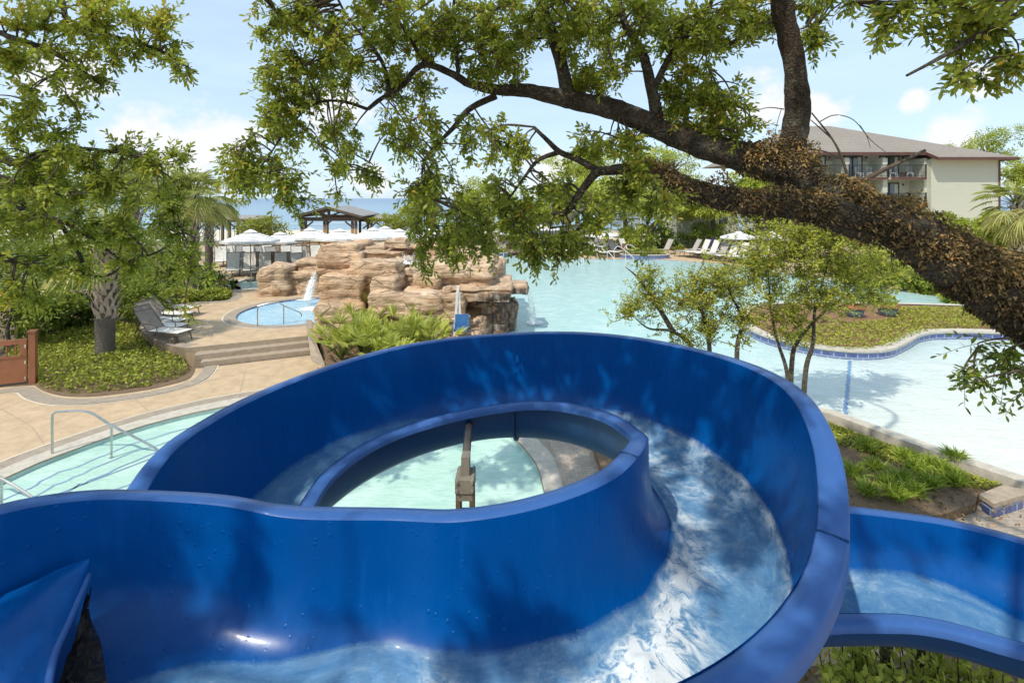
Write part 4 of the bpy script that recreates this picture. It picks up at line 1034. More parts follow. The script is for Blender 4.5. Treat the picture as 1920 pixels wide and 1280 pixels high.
# pots on the island
for i, (px, py, mat, lb) in enumerate(((1602, 590, M_bluepot, 'blue glazed pot with a bushy green plant under the small tree'), (1664, 588, M_terra, 'terracotta bowl on a blue base planted with bright greens'))):
    p = gp(px, py+3, .38); pot = empty('plant_pot', (p.x, p.y, .36), 0, lb, 'plant pot')
    q = MB(); q.lathe([(.20, 0), (.30, .15), (.34, .34), (.31, .36), (.27, .30)], (0, 0, 0), 18, True); q.build('pot', M_bluepot, pot)
    q = MB(); q.lathe([(.36, .34), (.40, .38), (.38, .50), (.33, .50), (.30, .44)], (0, 0, 0), 18); q.build('pot_rim', M_terra, pot)
    C = rand_dirs(160, .8)*np.array([.3, .3, .25])+np.array([0, 0, .5]); D = rand_dirs(160, 1.0); leaves('pot_plant', C, D, .22, .05, nrg.random(160)*.6+.3, M_blade, pot)
# ------------------------------------------------------------------ lodging block, timber shelters, fences
def siding_mat(name, col):
    t = NT(name); w = t.world(); s = t.node('ShaderNodeSeparateXYZ'); t.con(w, s.inputs[0])
    fr = t.math('FRACT', t.math('MULTIPLY', s.outputs[2], 5.6)); n = t.noise(t.world((1, 1, 6)), .9, 6)
    c = t.mix(n, tuple(x*.9 for x in col), col); c = t.mix(t.ramp(fr, [(.0, .55), (.10, 0)]), c, tuple(x*.55 for x in col))
    t.set(Base_Color=c, Roughness=.8, Normal=t.bump(fr, .5, .03)); return t.m
M_siding = siding_mat('green_grey_siding', (.60, .60, .49)); M_trimb = simple('maroon_trim', (.13, .058, .045), .6, .1, 6, .05)
def shingle():
    t = NT('brown_shingles'); w = t.world(); s = t.node('ShaderNodeSeparateXYZ'); t.con(w, s.inputs[0])
    fr = t.math('FRACT', t.math('MULTIPLY', s.outputs[2], 4.5)); n = t.noise(t.world((2.2, 2.2, 9)), 1.6, 5, .7); n2 = t.noise(w, .4, 4)
    c = t.ramp(n, [(.3, (.215, .185, .155)), (.7, (.32, .28, .235))]); c = t.mix(t.ramp(fr, [(0, .5), (.2, 0)]), c, (.14, .10, .08)); c = t.mix(t.ramp(n2, [(.4, .2), (.6, 0)]), c, (.2, .15, .12))
    t.set(Base_Color=c, Roughness=.9, Normal=t.bump(fr, .4, .02)); return t.m
M_shingle = shingle()
def glassy(name, col, rough=.06):
    t = NT(name); n = t.noise(t.world((1, 1, .3)), 2.2, 4); t.set(Base_Color=t.mix(n, tuple(x*.6 for x in col), col), Roughness=rough, Specular_IOR_Level=.9); return t.m
M_glass = glassy('window_glass', (.16, .19, .20)); M_curt = simple('white_curtain', (.62, .66, .62), .8, .12, 3, .2, stretch=(14, 1, 1)); M_frame = simple('dark_door_frame', (.05, .035, .03), .5, .1, 6, .05)
M_rail = simple('black_railing', (.02, .025, .03), .5, .1, 9, 0)
BX, BY = 39.3, 45.0      # front corner of the end wing
bld = empty('lodging_block', (0, 0, 0), 0, 'pale green three storey lodging block with brown hip roof and balconies', 'building')
wall = MB(); wall.box((BX+3.15, BY+5, 4.2), (6.3, 10, 8.9)); wall.box((33.2, BY+6.8, 4.2), (12.2, 9.4, 8.9))
# party walls between balconies
for x in (38.9, 35.3, 31.7, 28.1): wall.box((x if x < 38 else 39.15, BY+1.25, 4.3), (.45 if x < 38 else .29, 1.68, 9.0))
wall.build('wall', M_siding, bld)
q = MB(); q.box((BX+6.36, BY-.02, 4.2), (.12, .14, 8.8)); q.build('downspout', M_trimb, bld)
EZ = 8.78; FY = 43.9
def roof():
    q = MB(); rx0, rx1, ry, rz = 31.0, 34.8, 52.5, 12.9
    e = dict(a=(24.0, FY, EZ), n1=(26.3, FY, EZ), m1=(26.3, FY+1.2, EZ+.57), m2=(38.95, FY+1.2, EZ+.57), n2=(38.95, FY, EZ), b=(46.35, FY, EZ), c=(46.35, 61, EZ), d=(24.0, 61, EZ), r0=(rx0, ry, rz), r1=(rx1, ry, rz))
    K = list(e); q.add([e[k] for k in K]); f = lambda *n: q.face(*[K.index(x) for x in n])
    f('a', 'n1', 'm1', 'r0'); f('m1', 'm2', 'r1', 'r0'); f('m2', 'n2', 'b', 'r1'); f('b', 'c', 'r1'); f('c', 'd', 'r0', 'r1'); f('d', 'a', 'r0')
    return q.build('roof', M_shingle, bld)
rf = roof()
for a, b in (((38.95, FY, EZ-.13), (46.4, FY, EZ-.13)), ((46.4, FY, EZ-.13), (46.4, 61, EZ-.13)), ((26.3, FY+1.2, EZ+.42), (38.95, FY+1.2, EZ+.42)), ((38.95, FY, EZ-.13), (38.95, FY+1.2, EZ+.42)), ((24, FY, EZ-.13), (26.3, FY, EZ-.13))):
    q = MB(); q.bar(a, b, .12, .26); q.build('fascia', M_trimb, rf)
q = MB(); q.box((BX+3.2, 44.45, EZ-.10), (6.7, 1.0, .05)); q.build('soffit', M_siding, rf)
for si, fl in enumerate((7.0, 4.35, 1.7)):
    for j, x0 in enumerate((35.6, 32.0, 28.4)):
        x1 = x0+3.3
        q = MB(); q.box(((x0+x1)/2, BY+1.0, fl-.12), (3.3, 1.9, .22)); sl = q.build('balcony', M_siding, bld)
        q = MB(); q.box(((x0+x1)/2, BY+.03, fl-.12), (3.3, .06, .26)); q.build('slab_edge', M_trimb, sl)
        q = MB(); q.bar((x0, BY+.06, fl+1.12), (x1, BY+.06, fl+1.12), .06); q.bar((x0, BY+.06, fl+.10), (x1, BY+.06, fl+.10), .045)
        for k in range(26): q.bar((x0+.06+k*.127, BY+.06, fl+.10), (x0+.06+k*.127, BY+.06, fl+1.1), .022)
        q.bar((x1-.04, BY+.06, fl), (x1-.04, BY+.06, fl+1.2), .09); q.build('railing', M_rail, sl)
        dw = MB(); y = BY+2.07; a0, a1 = x0+.42, x1-.95
        for a, b in ((a0, a0+.10), ((a0+a1)/2-.06, (a0+a1)/2+.06), (a1-.10, a1)): dw.box(((a+b)/2, y, fl+1.05), (b-a, .08, 2.1))
        dw.box(((a0+a1)/2, y, fl+2.13), (a1-a0, .08, .10)); dr_ = dw.build('sliding_door', M_frame, bld)
        for a, b in ((a0+.1, (a0+a1)/2-.06), ((a0+a1)/2+.06, a1-.1)):
            q = MB(); q.box(((a+b)/2, y+.01, fl+1.05), (b-a, .02, 2.06)); q.build('pane', M_glass, dr_)
            q = MB(); cw = (b-a)*(.62 if a < (a0+a1)/2-.3 else .42); q.box((b-cw/2 if a > (a0+a1)/2-.1 else a+cw/2, y-.006, fl+1.05), (cw, .006, 2.0)); q.build('curtain', M_curt, dr_)
        q = MB(); q.box((x1-.55, BY+2.07, fl+2.0), (.12, .1, .18)); q.build('wall_lamp', M_frame, bld)
# balcony chairs and table
def balcony_chair(x, z, rz, lb):
    o = empty('balcony_chair', (x, BY+1.0, z), rz, lb, 'chair', 'white chairs on the balconies')
    q = MB(); q.box((0, 0, .42), (.5, .5, .05)); q.build('seat', M_white, o); q = MB()
    for k in range(5): q.bar((-.2+k*.1, .24, .44), (-.2+k*.1, .32, .98), .06, .02)
    q.bar((-.25, .32, .98), (.25, .32, .98), .05, .04); q.build('backrest', M_white, o)
    for sx in (-.22, .22):
        for sy in (-.22, .22): q = MB(); q.box((sx, sy, .21), (.045, .045, .42)); q.build('leg', M_white, o)
for x, z, r_, l in ((36.6, 7.0, .6, 'white chair on the top balcony beside the end wall, nearer the dividing wall'), (38.1, 7.0, -.5, 'white chair on the top balcony closest to the end wall'), (33.3, 7.0, .5, 'white chair on the top balcony partly behind the dead oak twig'), (34.3, 7.0, -.4, 'white chair on the top balcony against the dividing wall')): balcony_chair(x, z, r_, l)
tb = empty('balcony_table', (37.35, BY+.8, 7.0), 0, 'small round dark red table between two balcony chairs', 'table'); q = MB(); q.lathe([(.26, 0), (.22, .2), (.30, .45), (.32, .52), (.0, .53)], (0, 0, 0), 14); q.build('barrel', M_trimb, tb)

# timber pavilion and shelters on the beach side
def shelter(name, loc, w, dpt, zh, ridge, label, truss=True, post_mat=None, rz=0.0):
    o = empty(name, loc, rz, label, 'pavilion'); post_mat = post_mat or M_wood
    hw = w/2
    for sx in (-1, 1):
        for sy in (0, 1):
            for dx in ((-.42, -.12) if truss else (0,)):
                q = MB(); q.box((sx*(hw+dx*1.0), sy*dpt, zh*.5-.2), (.20, .20, zh+.4)); p = q.build('post', post_mat, o)
                if truss: q = MB(); q.box((sx*(hw+dx), sy*dpt-.008, zh-.42), (.215, .22, .62)); q.build('bracket', M_darkwood, p)
            b = MB(); b.bar((sx*(hw-.3), sy*dpt, zh-.75), (sx*(hw-1.05), sy*dpt, zh-.12), .12); b.build('brace', M_darkwood, o)
    for sy in (0, 1):
        q = MB(); q.bar((-hw-.15, sy*dpt, zh+.10), (hw+.15, sy*dpt, zh+.10), .2, .34); q.build('beam', M_darkwood, o)
    for sx in (-1, 1): q = MB(); q.bar((sx*hw, -.3, zh+.34), (sx*hw, dpt+.3, zh+.34), .16, .16); q.build('beam', M_darkwood, o)
    ov = .55
    if ridge:
        zr = zh+ridge
        for sx in (-1, 1):
            q = MB(); th = .09; A = [(0, -.6, zr), (sx*(hw+ov), -.6, zh+.30), (sx*(hw+ov), dpt+.6, zh+.30), (0, dpt+.6, zr)]
            i = q.add(A); j = q.add([(x, y, z+th) for x, y, z in A])
            q.face(i, i+1, i+2, i+3); q.face(j, j+1, j+2, j+3); q.face(i, i+1, j+1, j); q.face(i+1, i+2, j+2, j+1)
            r_ = q.build('roof', M_roofp, o)
            q = MB(); q.bar((0, -.64, zr+.0), (sx*(hw+ov), -.64, zh+.30), .07, .2); q.build('fascia', M_darkwood, r_)
        if truss:
            q = MB(); q.bar((0, -.05, zh+.2), (0, -.05, zr-.05), .2, .2)
            for sx in (-1, 1):
                q.bar((sx*hw*.96, -.05, zh+.34), (0, -.05, zr-.14), .18, .18); q.bar((sx*.15, -.05, zh+.42), (sx*hw*.50, -.05, zh+.27+ridge*.45), .13, .13); q.bar((sx*hw*.9, -.05, zh+.42), (sx*.1, -.05, zh+.46), .10, .10)
            q.build('truss', M_darkwood, o)
    else:
        q = MB(); q.lathe([(1.0, zh+.55), (1.43*hw+.9, zh+.30), (1.43*hw+.9, zh+.20)], (0, dpt/2, 0), 4, True); rr = q.build('roof', M_roofp, o); rr.rotation_euler = (0, 0, PI/4); rr.location = (0, 0, 0)
        rr.location = Matrix.Rotation(-0, 3, 'Z')@Vector((dpt/2*math.sin(PI/4), dpt/2-dpt/2*math.cos(PI/4), 0))
    return o
M_roofp = simple('grey_metal_roof', (.34, .31, .28), .6, .1, 4, .1, stretch=(8, .5, 1))
p = at(617, 400, 42.5); PV = shelter('timber_pavilion', (p.x, 42.5, .45), 4.9, 6.2, 2.62, 1.12, 'open timber pavilion with grey gable roof and paired cedar posts', True, None, R(4))
tr = MB(); tr.box((0, .12, .62), (3.9, .06, .10)); tr.box((0, .12, .25), (3.9, .05, .09)); tr.box((.2, .12, .44), (1.3, .05, .3)); tr.box((1.5, .12, .44), (.9, .05, .3)); tr.box((-.9, .12, .44), (.12, .06, .7)); tr.box((.9, .12, .44), (.12, .06, .7)); o = tr.build('railing', M_gate, PV)
for px, y, lb in ((700, 47, 'low flat roofed shelter adjoining the pavilion on the beach side'), (456, 46, 'flat roofed shelter on dark posts behind the olive shrub'), (392, 46, 'flat roofed shelter mostly hidden behind the palm fronds')):
    p = at(px, 400, y); shelter('beach_shelter', (p.x, y, .45), 2.6, 2.6, 2.35, 0, lb, False, M_darkwood)
# slatted wind screens and low fences
def slat_fence(a, b, h, n, label, mat, z=.45, gap=.5, name='slat_fence', posts=True):
    a = Vector((*a, z)); b = Vector((*b, z)); L = (b-a).length; o = empty(name, a, math.atan2(b.y-a.y, b.x-a.x), label, 'fence'); q = MB()
    for k in range(n): q.box((L/2, 0, .12+(h-.15)*k/(n-1)), (L, .03, (h/n)*gap+.02))
    q.build('slats', mat, o)
    if posts:
        for k in range(int(L/1.9)+1): p = MB(); p.box((min(L-.05, .05+k*1.9), .05, h/2+.03), (.10, .10, h+.06)); p.build('post', mat, o)
    return o
slat_fence((-22.6, 40.2), (-17.0, 40.4), 1.35, 9, 'dark slatted wind screen behind the grey loungers', M_greywood)
slat_fence((-12.8, 40.4), (-8.6, 40.2), 1.35, 9, 'dark slatted wind screen beyond the pavilion posts', M_darkwood)
slat_fence((-7.5, 46.6), (-.5, 46.2), 1.1, 4, 'open rail fence behind the rock grotto', M_greywood, .3)
slat_fence((-.8, 46.0), (6.0, 46.6), 1.25, 7, 'reddish brown board fence behind the first cabanas', simple('red_boards', (.20, .10, .06), .8, .2, 6, .2), .15, .75)
slat_fence((6.5, 46.8), (14.6, 46.0), 1.2, 3, 'low dark rail fence by the clipped round bush', M_darkwood, .15)
def picket(a, b, h, label, z, mat):
    a = Vector((*a, z)); b = Vector((*b, z)); L = (b-a).length; o = empty('picket_fence', a, math.atan2(b.y-a.y, b.x-a.x), label, 'fence'); q = MB(); n = int(L/.16)
    for k in range(n): q.box((.08+k*.16, 0, h/2), (.10, .025, h))
    q.build('pickets', mat, o); q = MB(); q.bar((0, .03, h*.85), (L, .03, h*.85), .08, .04); q.bar((0, .03, h*.2), (L, .03, h*.2), .08, .04); q.build('rail', mat, o)
picket((12.4, 60), (16.5, 60), 1.5, 'grey picket fence on the dune beyond the oak branch', 1.4, simple('pale_grey_wood', (.42, .37, .31), .85, .2, 6, .2))
NX, NY = 50, 8; m = MB()
for j in range(NY+1):
    for i in range(NX+1):
        x = -10+60*i/NX; y = 56+11*j/NY; m.add([(x, y, -.5+max(0, math.sin(PI*j/NY))*(2.3+1.1*noise.noise(Vector((x*.15, y*.2, 0))))*(1 if x > 2 else max(.2, (x+10)/12))*.8)])
for j in range(NY):
    for i in range(NX): a = j*(NX+1)+i; m.face(a, a+1, a+NX+2, a+NX+1)
structure(m.build('sand_dune', M_sand, None, True))
# neighbouring low building glimpsed through the hedge
nb = empty('beach_house', (0, 0, 0), 0, 'small pale house glimpsed between the hedge and the thick oak limb', 'building'); q = MB(); q.box((20.6, 53, 1.9), (6.5, 5, 4)); q.build('wall', M_siding, nb)
q = MB(); q.add([(17.0, 50.2, 3.9), (24.2, 50.2, 3.9), (24.2, 56, 3.9), (17, 56, 3.9), (18.8, 53, 5.2), (22.4, 53, 5.2)]); q.face(0, 1, 5, 4); q.face(1, 2, 5); q.face(2, 3, 4, 5); q.face(3, 0, 4); q.build('roof', M_shingle, nb)
for x in (22.2,): q = MB(); q.box((x, 50.48, 2.9), (.9, .06, 1.2)); f_ = q.build('window', M_frame, nb); q = MB(); q.box((x, 50.44, 2.9), (.72, .03, 1.02)); q.build('pane', M_glass, f_)
# lamp post by the oak and festoon cable
lp = empty('lamp_post', tuple(gp(1212, 472, .13)), 0, 'thin dark lamp post beside the oak trunk across the lagoon', 'lamp post'); q = MB(); q.tube([(0, 0, 0), (0, 0, 3.3)], .05, 8); q.build('pole', M_bronze, lp); q = MB(); q.lathe([(.07, 3.3), (.12, 3.4), (.10, 3.6), (.03, 3.66)], (0, 0, 0), 10, True); q.build('lamp_head', M_bronze, lp)
# ------------------------------------------------------------------ planting
def branchy(mb, base, tips, r0, r1, n=5, wob=.06):
    for t in tips:
        b = Vector(base); t = Vector(t); L = (t-b).length; P = []
        for i in range(n+1):
            f = i/n; P.append(b.lerp(t, f)+Vector((rng.uniform(-1, 1), rng.uniform(-1, 1), rng.uniform(-.4, .4)))*L*wob*math.sin(PI*f)+Vector((0, 0, .08*L*math.sin(PI*f))))
        mb.tube(P, [r0+(r1-r0)*i/n for i in range(n+1)], 6, False)
def tree(name, label, base, blobs, trunk_pts, r0, n, L, W, mat, bark=None, group=None, cat='tree', shell=.5, droop=.2, tint=0.0, limbs=True, crown='crown'):
    root = empty(name, tuple(base), 0, label, cat, group); B = Vector(base)
    if trunk_pts:
        m = MB(); P = spline([tuple(p) for p in trunk_pts], 4); k = len(P)
        m.tube([Vector(p)-B for p in P], [r0*(1-.55*i/(k-1))*(1.35 if i == 0 else 1) for i in range(k)], 9)
        if limbs:
            top = Vector(trunk_pts[-1])-B; mid = Vector(trunk_pts[len(trunk_pts)//2])-B
            for b in blobs: branchy(m, top if b[2] > trunk_pts[-1][2]-.5 else mid, [Vector(b[:3])-B+Vector((rng.uniform(-.5, .5)*b[3], rng.uniform(-.4, .4)*b[4], .3*b[5])) for _ in range(2)], r0*.38, r0*.06)
        m.build('trunk', bark or M_bark, root, True)
    P, T, O = crown_points(blobs, n, shell); P = P-np.array(B)
    D = O+nrg.normal(0, .7, P.shape)
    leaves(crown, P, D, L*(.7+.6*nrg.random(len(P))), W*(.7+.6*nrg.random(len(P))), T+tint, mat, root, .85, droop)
    return root
def fan(C, D, L, T, npl, LL, origin, dirv, size, spread, droop, up=None):
    """one fan frond: narrow blades radiating from origin"""
    d = Vector(dirv).normalized(); u = Vector(up) if up else Vector((0, 0, 1))
    s = d.cross(u); s = s.normalized() if s.length > 1e-3 else Vector((1, 0, 0))
    t0 = rng.uniform(.3, .75)
    for k in range(npl):
        a = spread*(k/(npl-1)*2-1); v = d*math.cos(a)+s*math.sin(a)+s.cross(d)*(.22*abs(math.sin(a)))+Vector((0, 0, -droop*.2))
        C.append(tuple(origin)); D.append(tuple(v)); L.append(size*(1-.28*abs(a)/spread)*rng.uniform(.85, 1.1)); T.append(t0+rng.uniform(-.12, .12)-.1*abs(a)/spread)
def palm(name, label, base, h, r, nf, size, group=None, boots=True, trunk=True, skirt=.25, lean=(0, 0), cmat=None):
    root = empty(name, tuple(base), 0, label, 'palm tree', group); top = Vector((lean[0], lean[1], h))
    if trunk:
        m = MB(); P = [Vector((0, 0, -.1)).lerp(top, i/10)+Vector((0, 0, 0)) for i in range(11)]
        m.tube(P, [r*(1.18 if i == 0 else 1.0+.05*math.sin(i*2.3)) for i in range(11)], 12); m.build('trunk', M_palmtrunk, root, True)
    if boots:
        m = MB()
        for k in range(84):
            f = k/84; z = h*(.40+.60*f); a = k*2.4; o = top*(z/h); o = Vector((o.x, o.y, z)); d = Vector((math.cos(a), math.sin(a), 0)); s = Vector((-d.y, d.x, 0)); w = .085*rng.uniform(.8, 1.2)
            b0 = o+d*r*.9+Vector((0, 0, -.1)); m1 = o+d*(r+.07)+Vector((0, 0, .18)); e = o+d*(r+.15)+s*rng.choice((-1, 1))*rng.uniform(.08, .2)+Vector((0, 0, .40))
            q = m.add([b0-s*w, b0+s*w, m1+s*w*.55, m1-s*w*.55, e+s*w*.35, e-s*w*.35, b0-s*w-d*.03, b0+s*w-d*.03, m1+s*w*.5-d*.05, m1-s*w*.5-d*.05])
            m.face(q, q+1, q+2, q+3); m.face(q+3, q+2, q+4, q+5); m.face(q+6, q+9, q+8, q+7)
        m.build('leaf_boots', M_boot, root)
    C, D, L, T = [], [], [], []; pt = MB()
    for k in range(nf):
        el = rng.uniform(-skirt*1.6, 1.35); a = k*2.39996+rng.uniform(-.2, .2); d = Vector((math.cos(a)*math.cos(el), math.sin(a)*math.cos(el), math.sin(el))); pl = size*rng.uniform(.55, .85)
        o = top+Vector((0, 0, .1)); mid = o+d*pl*.55+Vector((0, 0, .06*pl)); e = o+d*pl+Vector((0, 0, -.10*pl))
        pt.tube([o, mid, e], [.022, .015, .010], 4, False); t_ = (e-mid).normalized()+Vector((0, 0, -.15)); n0 = len(T)
        fan(C, D, L, T, 24, 0, e, t_, size*.62, 1.75, .5)
        if el < -.1:
            for i in range(n0, len(T)): T[i] = .8+rng.uniform(-.1, .2)
        else:
            for i in range(n0, len(T)): T[i] += .1*el
    cr = leaves('crown', C, D, L, .045*size/1.2, np.array(T), cmat or M_palm, root, .7, .35); pt.build('frond_stalks', M_palm, cr)
    return root

# ---- ground cover
def cover(name, label, loop, z, h, n, L, mat, edge=.3, fn=None, tint=0.0):
    l = ccw(loop); xs = [p[0] for p in l]; ys = [p[1] for p in l]; LP = np.array(l); P = []
    def inside(x, y):
        c = False; j = len(l)-1
        for i in range(len(l)):
            if (l[i][1] > y) != (l[j][1] > y) and x < (l[j][0]-l[i][0])*(y-l[i][1])/(l[j][1]-l[i][1])+l[i][0]: c = not c
            j = i
        return c
    seg = np.roll(LP, -1, 0)-LP; T = []
    while len(P) < n:
        x = rng.uniform(min(xs), max(xs)); y = rng.uniform(min(ys), max(ys))
        if not inside(x, y) or (fn and not fn(x, y)): continue
        q = np.array([x, y]); t = np.clip(((q-LP)*seg).sum(1)/(seg**2).sum(1), 0, 1); d = np.sqrt((((LP+seg*t[:, None])-q)**2).sum(1).min())
        e = min(1, d/edge); hh = h*math.sqrt(1-(1-e)**2)
        b = noise.noise(Vector((x*1.6, y*1.6, 3)))*.5+noise.noise(Vector((x*4.5, y*4.5, 9)))*.4
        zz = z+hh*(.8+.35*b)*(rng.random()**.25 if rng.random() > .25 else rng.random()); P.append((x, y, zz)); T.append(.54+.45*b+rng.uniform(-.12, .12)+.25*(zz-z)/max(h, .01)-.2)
    P = np.array(P); D = rand_dirs(len(P), .55); o = leaves(name, P, D, L*(.7+.6*nrg.random(len(P))), L*.55, np.array(T)+tint, mat, None, .85, .25)
    return tag(o, label, 'ground cover', None, 'stuff')
cl = smooth([gp(72, 720), gp(92, 731), gp(140, 738), gp(200, 735), gp(280, 724), gp(338, 707), gp(352, 697), gp(346, 680), gp(330, 665), gp(300, 656)], 6, False)+[(-11.6, 15.6), (-12.2, 16.6), (-13.6, 18.5), (-17, 19), (-17, 16), (-14.6, 14.2)]
cover('ground_cover', 'dense low green ground cover filling the bed around the palm trunk', cl, .0, .34, 11000, .10, M_cover, .45)
ic = smooth([gp(1470, 640, .36), gp(1530, 652, .36), gp(1590, 657, .36), gp(1650, 655, .36), gp(1690, 642, .36), gp(1722, 628, .36), gp(1780, 618, .36), (18.8, 17.2), (21, 18.6), (19.4, 20), (16.2, 20.2), gp(1680, 597, .36), gp(1610, 606, .36), gp(1540, 612, .36), gp(1490, 622, .36)], 4)
cover('island_ground_cover', 'bright trailing ground cover on the pool island', ic, .36, .16, 7000, .09, M_cover, .3, None, .08)
cover('bed_ground_cover', 'short dull green ground cover along the lagoon coping', [(5.2, 11.3), (6.8, 10.3), (7.85, 8.6), (8.3, 7.95), (7.6, 8.0), (6.6, 9.2), (5.6, 10.4)], .17, .09, 4500, .06, M_cover, .3, None, .2)

# ---- grass-like lily clumps in the slide bed
def clump(label, x, y, z, n, L, mat, name='lily_clump', group=None, w=.017, spread=.5, cat='plant', t0=.5):
    C = nrg.normal(0, .05, (n, 3)); C[:, 2] = 0; D = nrg.normal(size=(n, 3))*spread; D[:, 2] = 1; o = empty(name, (x, y, z), 0, label, cat, group)
    leaves('blades', C, D, L*(.6+.6*nrg.random(n)), w, t0+nrg.normal(0, .16, n), mat, o, .8, .38); return o
cl_px = [(1628, 830, 'nearest the slide rim at the top of the bed'), (1640, 868, 'second row from the coping, beside the slide rim'), (1700, 850, 'among short ground cover under the coping'), (1690, 890, 'in the middle of the bed'), (1745, 862, 'close under the coping, yellowing at its foot'), (1790, 850, 'with dark spiky blades against the coping'), (1745, 900, 'centre right, with pale flower stalks'), (1628, 915, 'lowest beside the slide rim'), (1680, 922, 'front row beside the bare mulch'), (1715, 915, 'thin and upright in the front row'), (1788, 896, 'last in the front row before the bench'), (1665, 900, 'between the front row and the middle'), (1600, 880, 'half hidden by the slide rim'), (1775, 878, 'behind the last clump of the front row'), (1720, 872, 'squeezed behind the centre clump')]
for px, py, lb in cl_px:
    p = gp(px, py+14, .17); clump('lily clump '+lb, p.x, p.y, .17, 150, .40, M_blade, 'lily_clump', 'lily clumps in the slide bed')

# ---- saw palmettos in front of the rocks
pm = [(640, 668, 1.0, 'at the bed corner'), (668, 640, 1.15, 'behind the corner one'), (690, 676, 1.0, 'at the front of the bed'), (708, 620, 1.2, 'tallest against the rock'), (730, 655, 1.1, 'in the middle'), (752, 620, 1.15, 'beside the round boulder'), (762, 668, 1.0, 'with the brightest blades at the front'), (790, 645, 1.0, 'next to the pool lift'), (808, 668, .9, 'last before the flume'), (675, 655, .9, 'low and dark green'), (735, 690, .8, 'lowest above the flume rim')]
for px, py, s, lb in pm:
    p = gp(px, py, .2); root = empty('saw_palmetto', (p.x, p.y, .12), 0, 'saw palmetto %s' % lb, 'palmetto', 'saw palmettos below the rocks'); C, D, L, T = [], [], [], []; st = MB()
    for k in range(19):
        a = k*2.4; el = rng.uniform(.55, 1.5); d = Vector((math.cos(a)*math.cos(el), math.sin(a)*math.cos(el), math.sin(el))); e = d*s*rng.uniform(.5, 1.15); st.tube([(0, 0, 0), e*.6+Vector((0, 0, .05)), e], [.016, .012, .008], 4, False)
        fan(C, D, L, T, 17, 0, e, d+Vector((0, 0, .05)), .60*s, 1.1, .2)
    lv = leaves('fronds', C, D, L, .045, np.array(T)+.3, M_palmetto, root, .7, .18); st.build('stalks', M_palmetto, root)

# ---- shrubs with upright leaves under the lower flume
for i, (px, py, s) in enumerate([(1590, 1262, .9), (1625, 1215, .8), (1660, 1262, 1.0), (1700, 1250, .9), (1742, 1200, 1.1), (1772, 1262, .9), (1808, 1225, 1.15), (1845, 1262, 1.0), (1572, 1225, .8), (1605, 1290, 1.0), (1720, 1290, 1.0), (1810, 1292, 1.0), (1880, 1280, .9), (1650, 1295, .9)]):
    zt = .55+.25*s; p = gp(px, py, zt)
    root = empty('young_azalea', (p.x, p.y, .03), 0, 'young azalea with upright shoots, %s from the slide edge under the lower flume' % (ORD+['fourteenth'])[i], 'shrub', 'young azaleas under the lower flume'); st = MB(); C, D, L, T = [], [], [], []
    for k in range(9):
        e = Vector((rng.uniform(-.24, .24), rng.uniform(-.22, .22), zt*rng.uniform(.6, 1.1))); st.tube([(0, 0, 0), e*.55+Vector((e.x*.2, e.y*.2, 0)), e], [.012, .008, .004], 5, False)
        for j in range(26):
            f = .35+.65*j/25; c = Vector((e.x*f*f*.4+e.x*f*.6, e.y*f, e.z*f)); a = j*2.4; C.append(tuple(c)); D.append((math.cos(a), math.sin(a), .5+.6*f)); L.append(.115); T.append(.55+.35*f+rng.uniform(-.1, .1))
    st.build('stems', M_twig, root); leaves('leaves', C, D, L, .040, T, M_lite, root, .75, .2)
# loose leaf litter and stones below the flume
P = np.column_stack([nrg.uniform(2.4, 5.6, 900), nrg.uniform(3.2, 5.3, 900), np.full(900, .045)]); tag(leaves('leaf_litter', P, rand_dirs(900, .15), .07, .04, nrg.random(900), M_fern, None, .8, .1), 'dry brown leaves scattered on the mulch', 'leaf litter', None, 'stuff')
P = np.column_stack([nrg.uniform(3.4, 7.9, 1400), nrg.uniform(5.2, 8.2, 1400), np.full(1400, .182)]); tag(leaves('mulch_chips', P, rand_dirs(1400, .1), .06, .022, nrg.random(1400), M_fern, None, .9, .05), 'pale chips and dead stalks on the slide bed', 'mulch', None, 'stuff')
P = np.column_stack([nrg.uniform(-5.6, -.4, 1500), nrg.uniform(13.1, 16, 1500), np.full(1500, .1)]); P[:, 2] = .05+np.clip((P[:, 1]-13.2)*.105, 0, .4); tag(leaves('bark_chips', P, rand_dirs(1500, .1), .07, .025, nrg.random(1500), M_fern, None, .9, .05), 'brown bark chips below the palmettos', 'mulch', None, 'stuff')

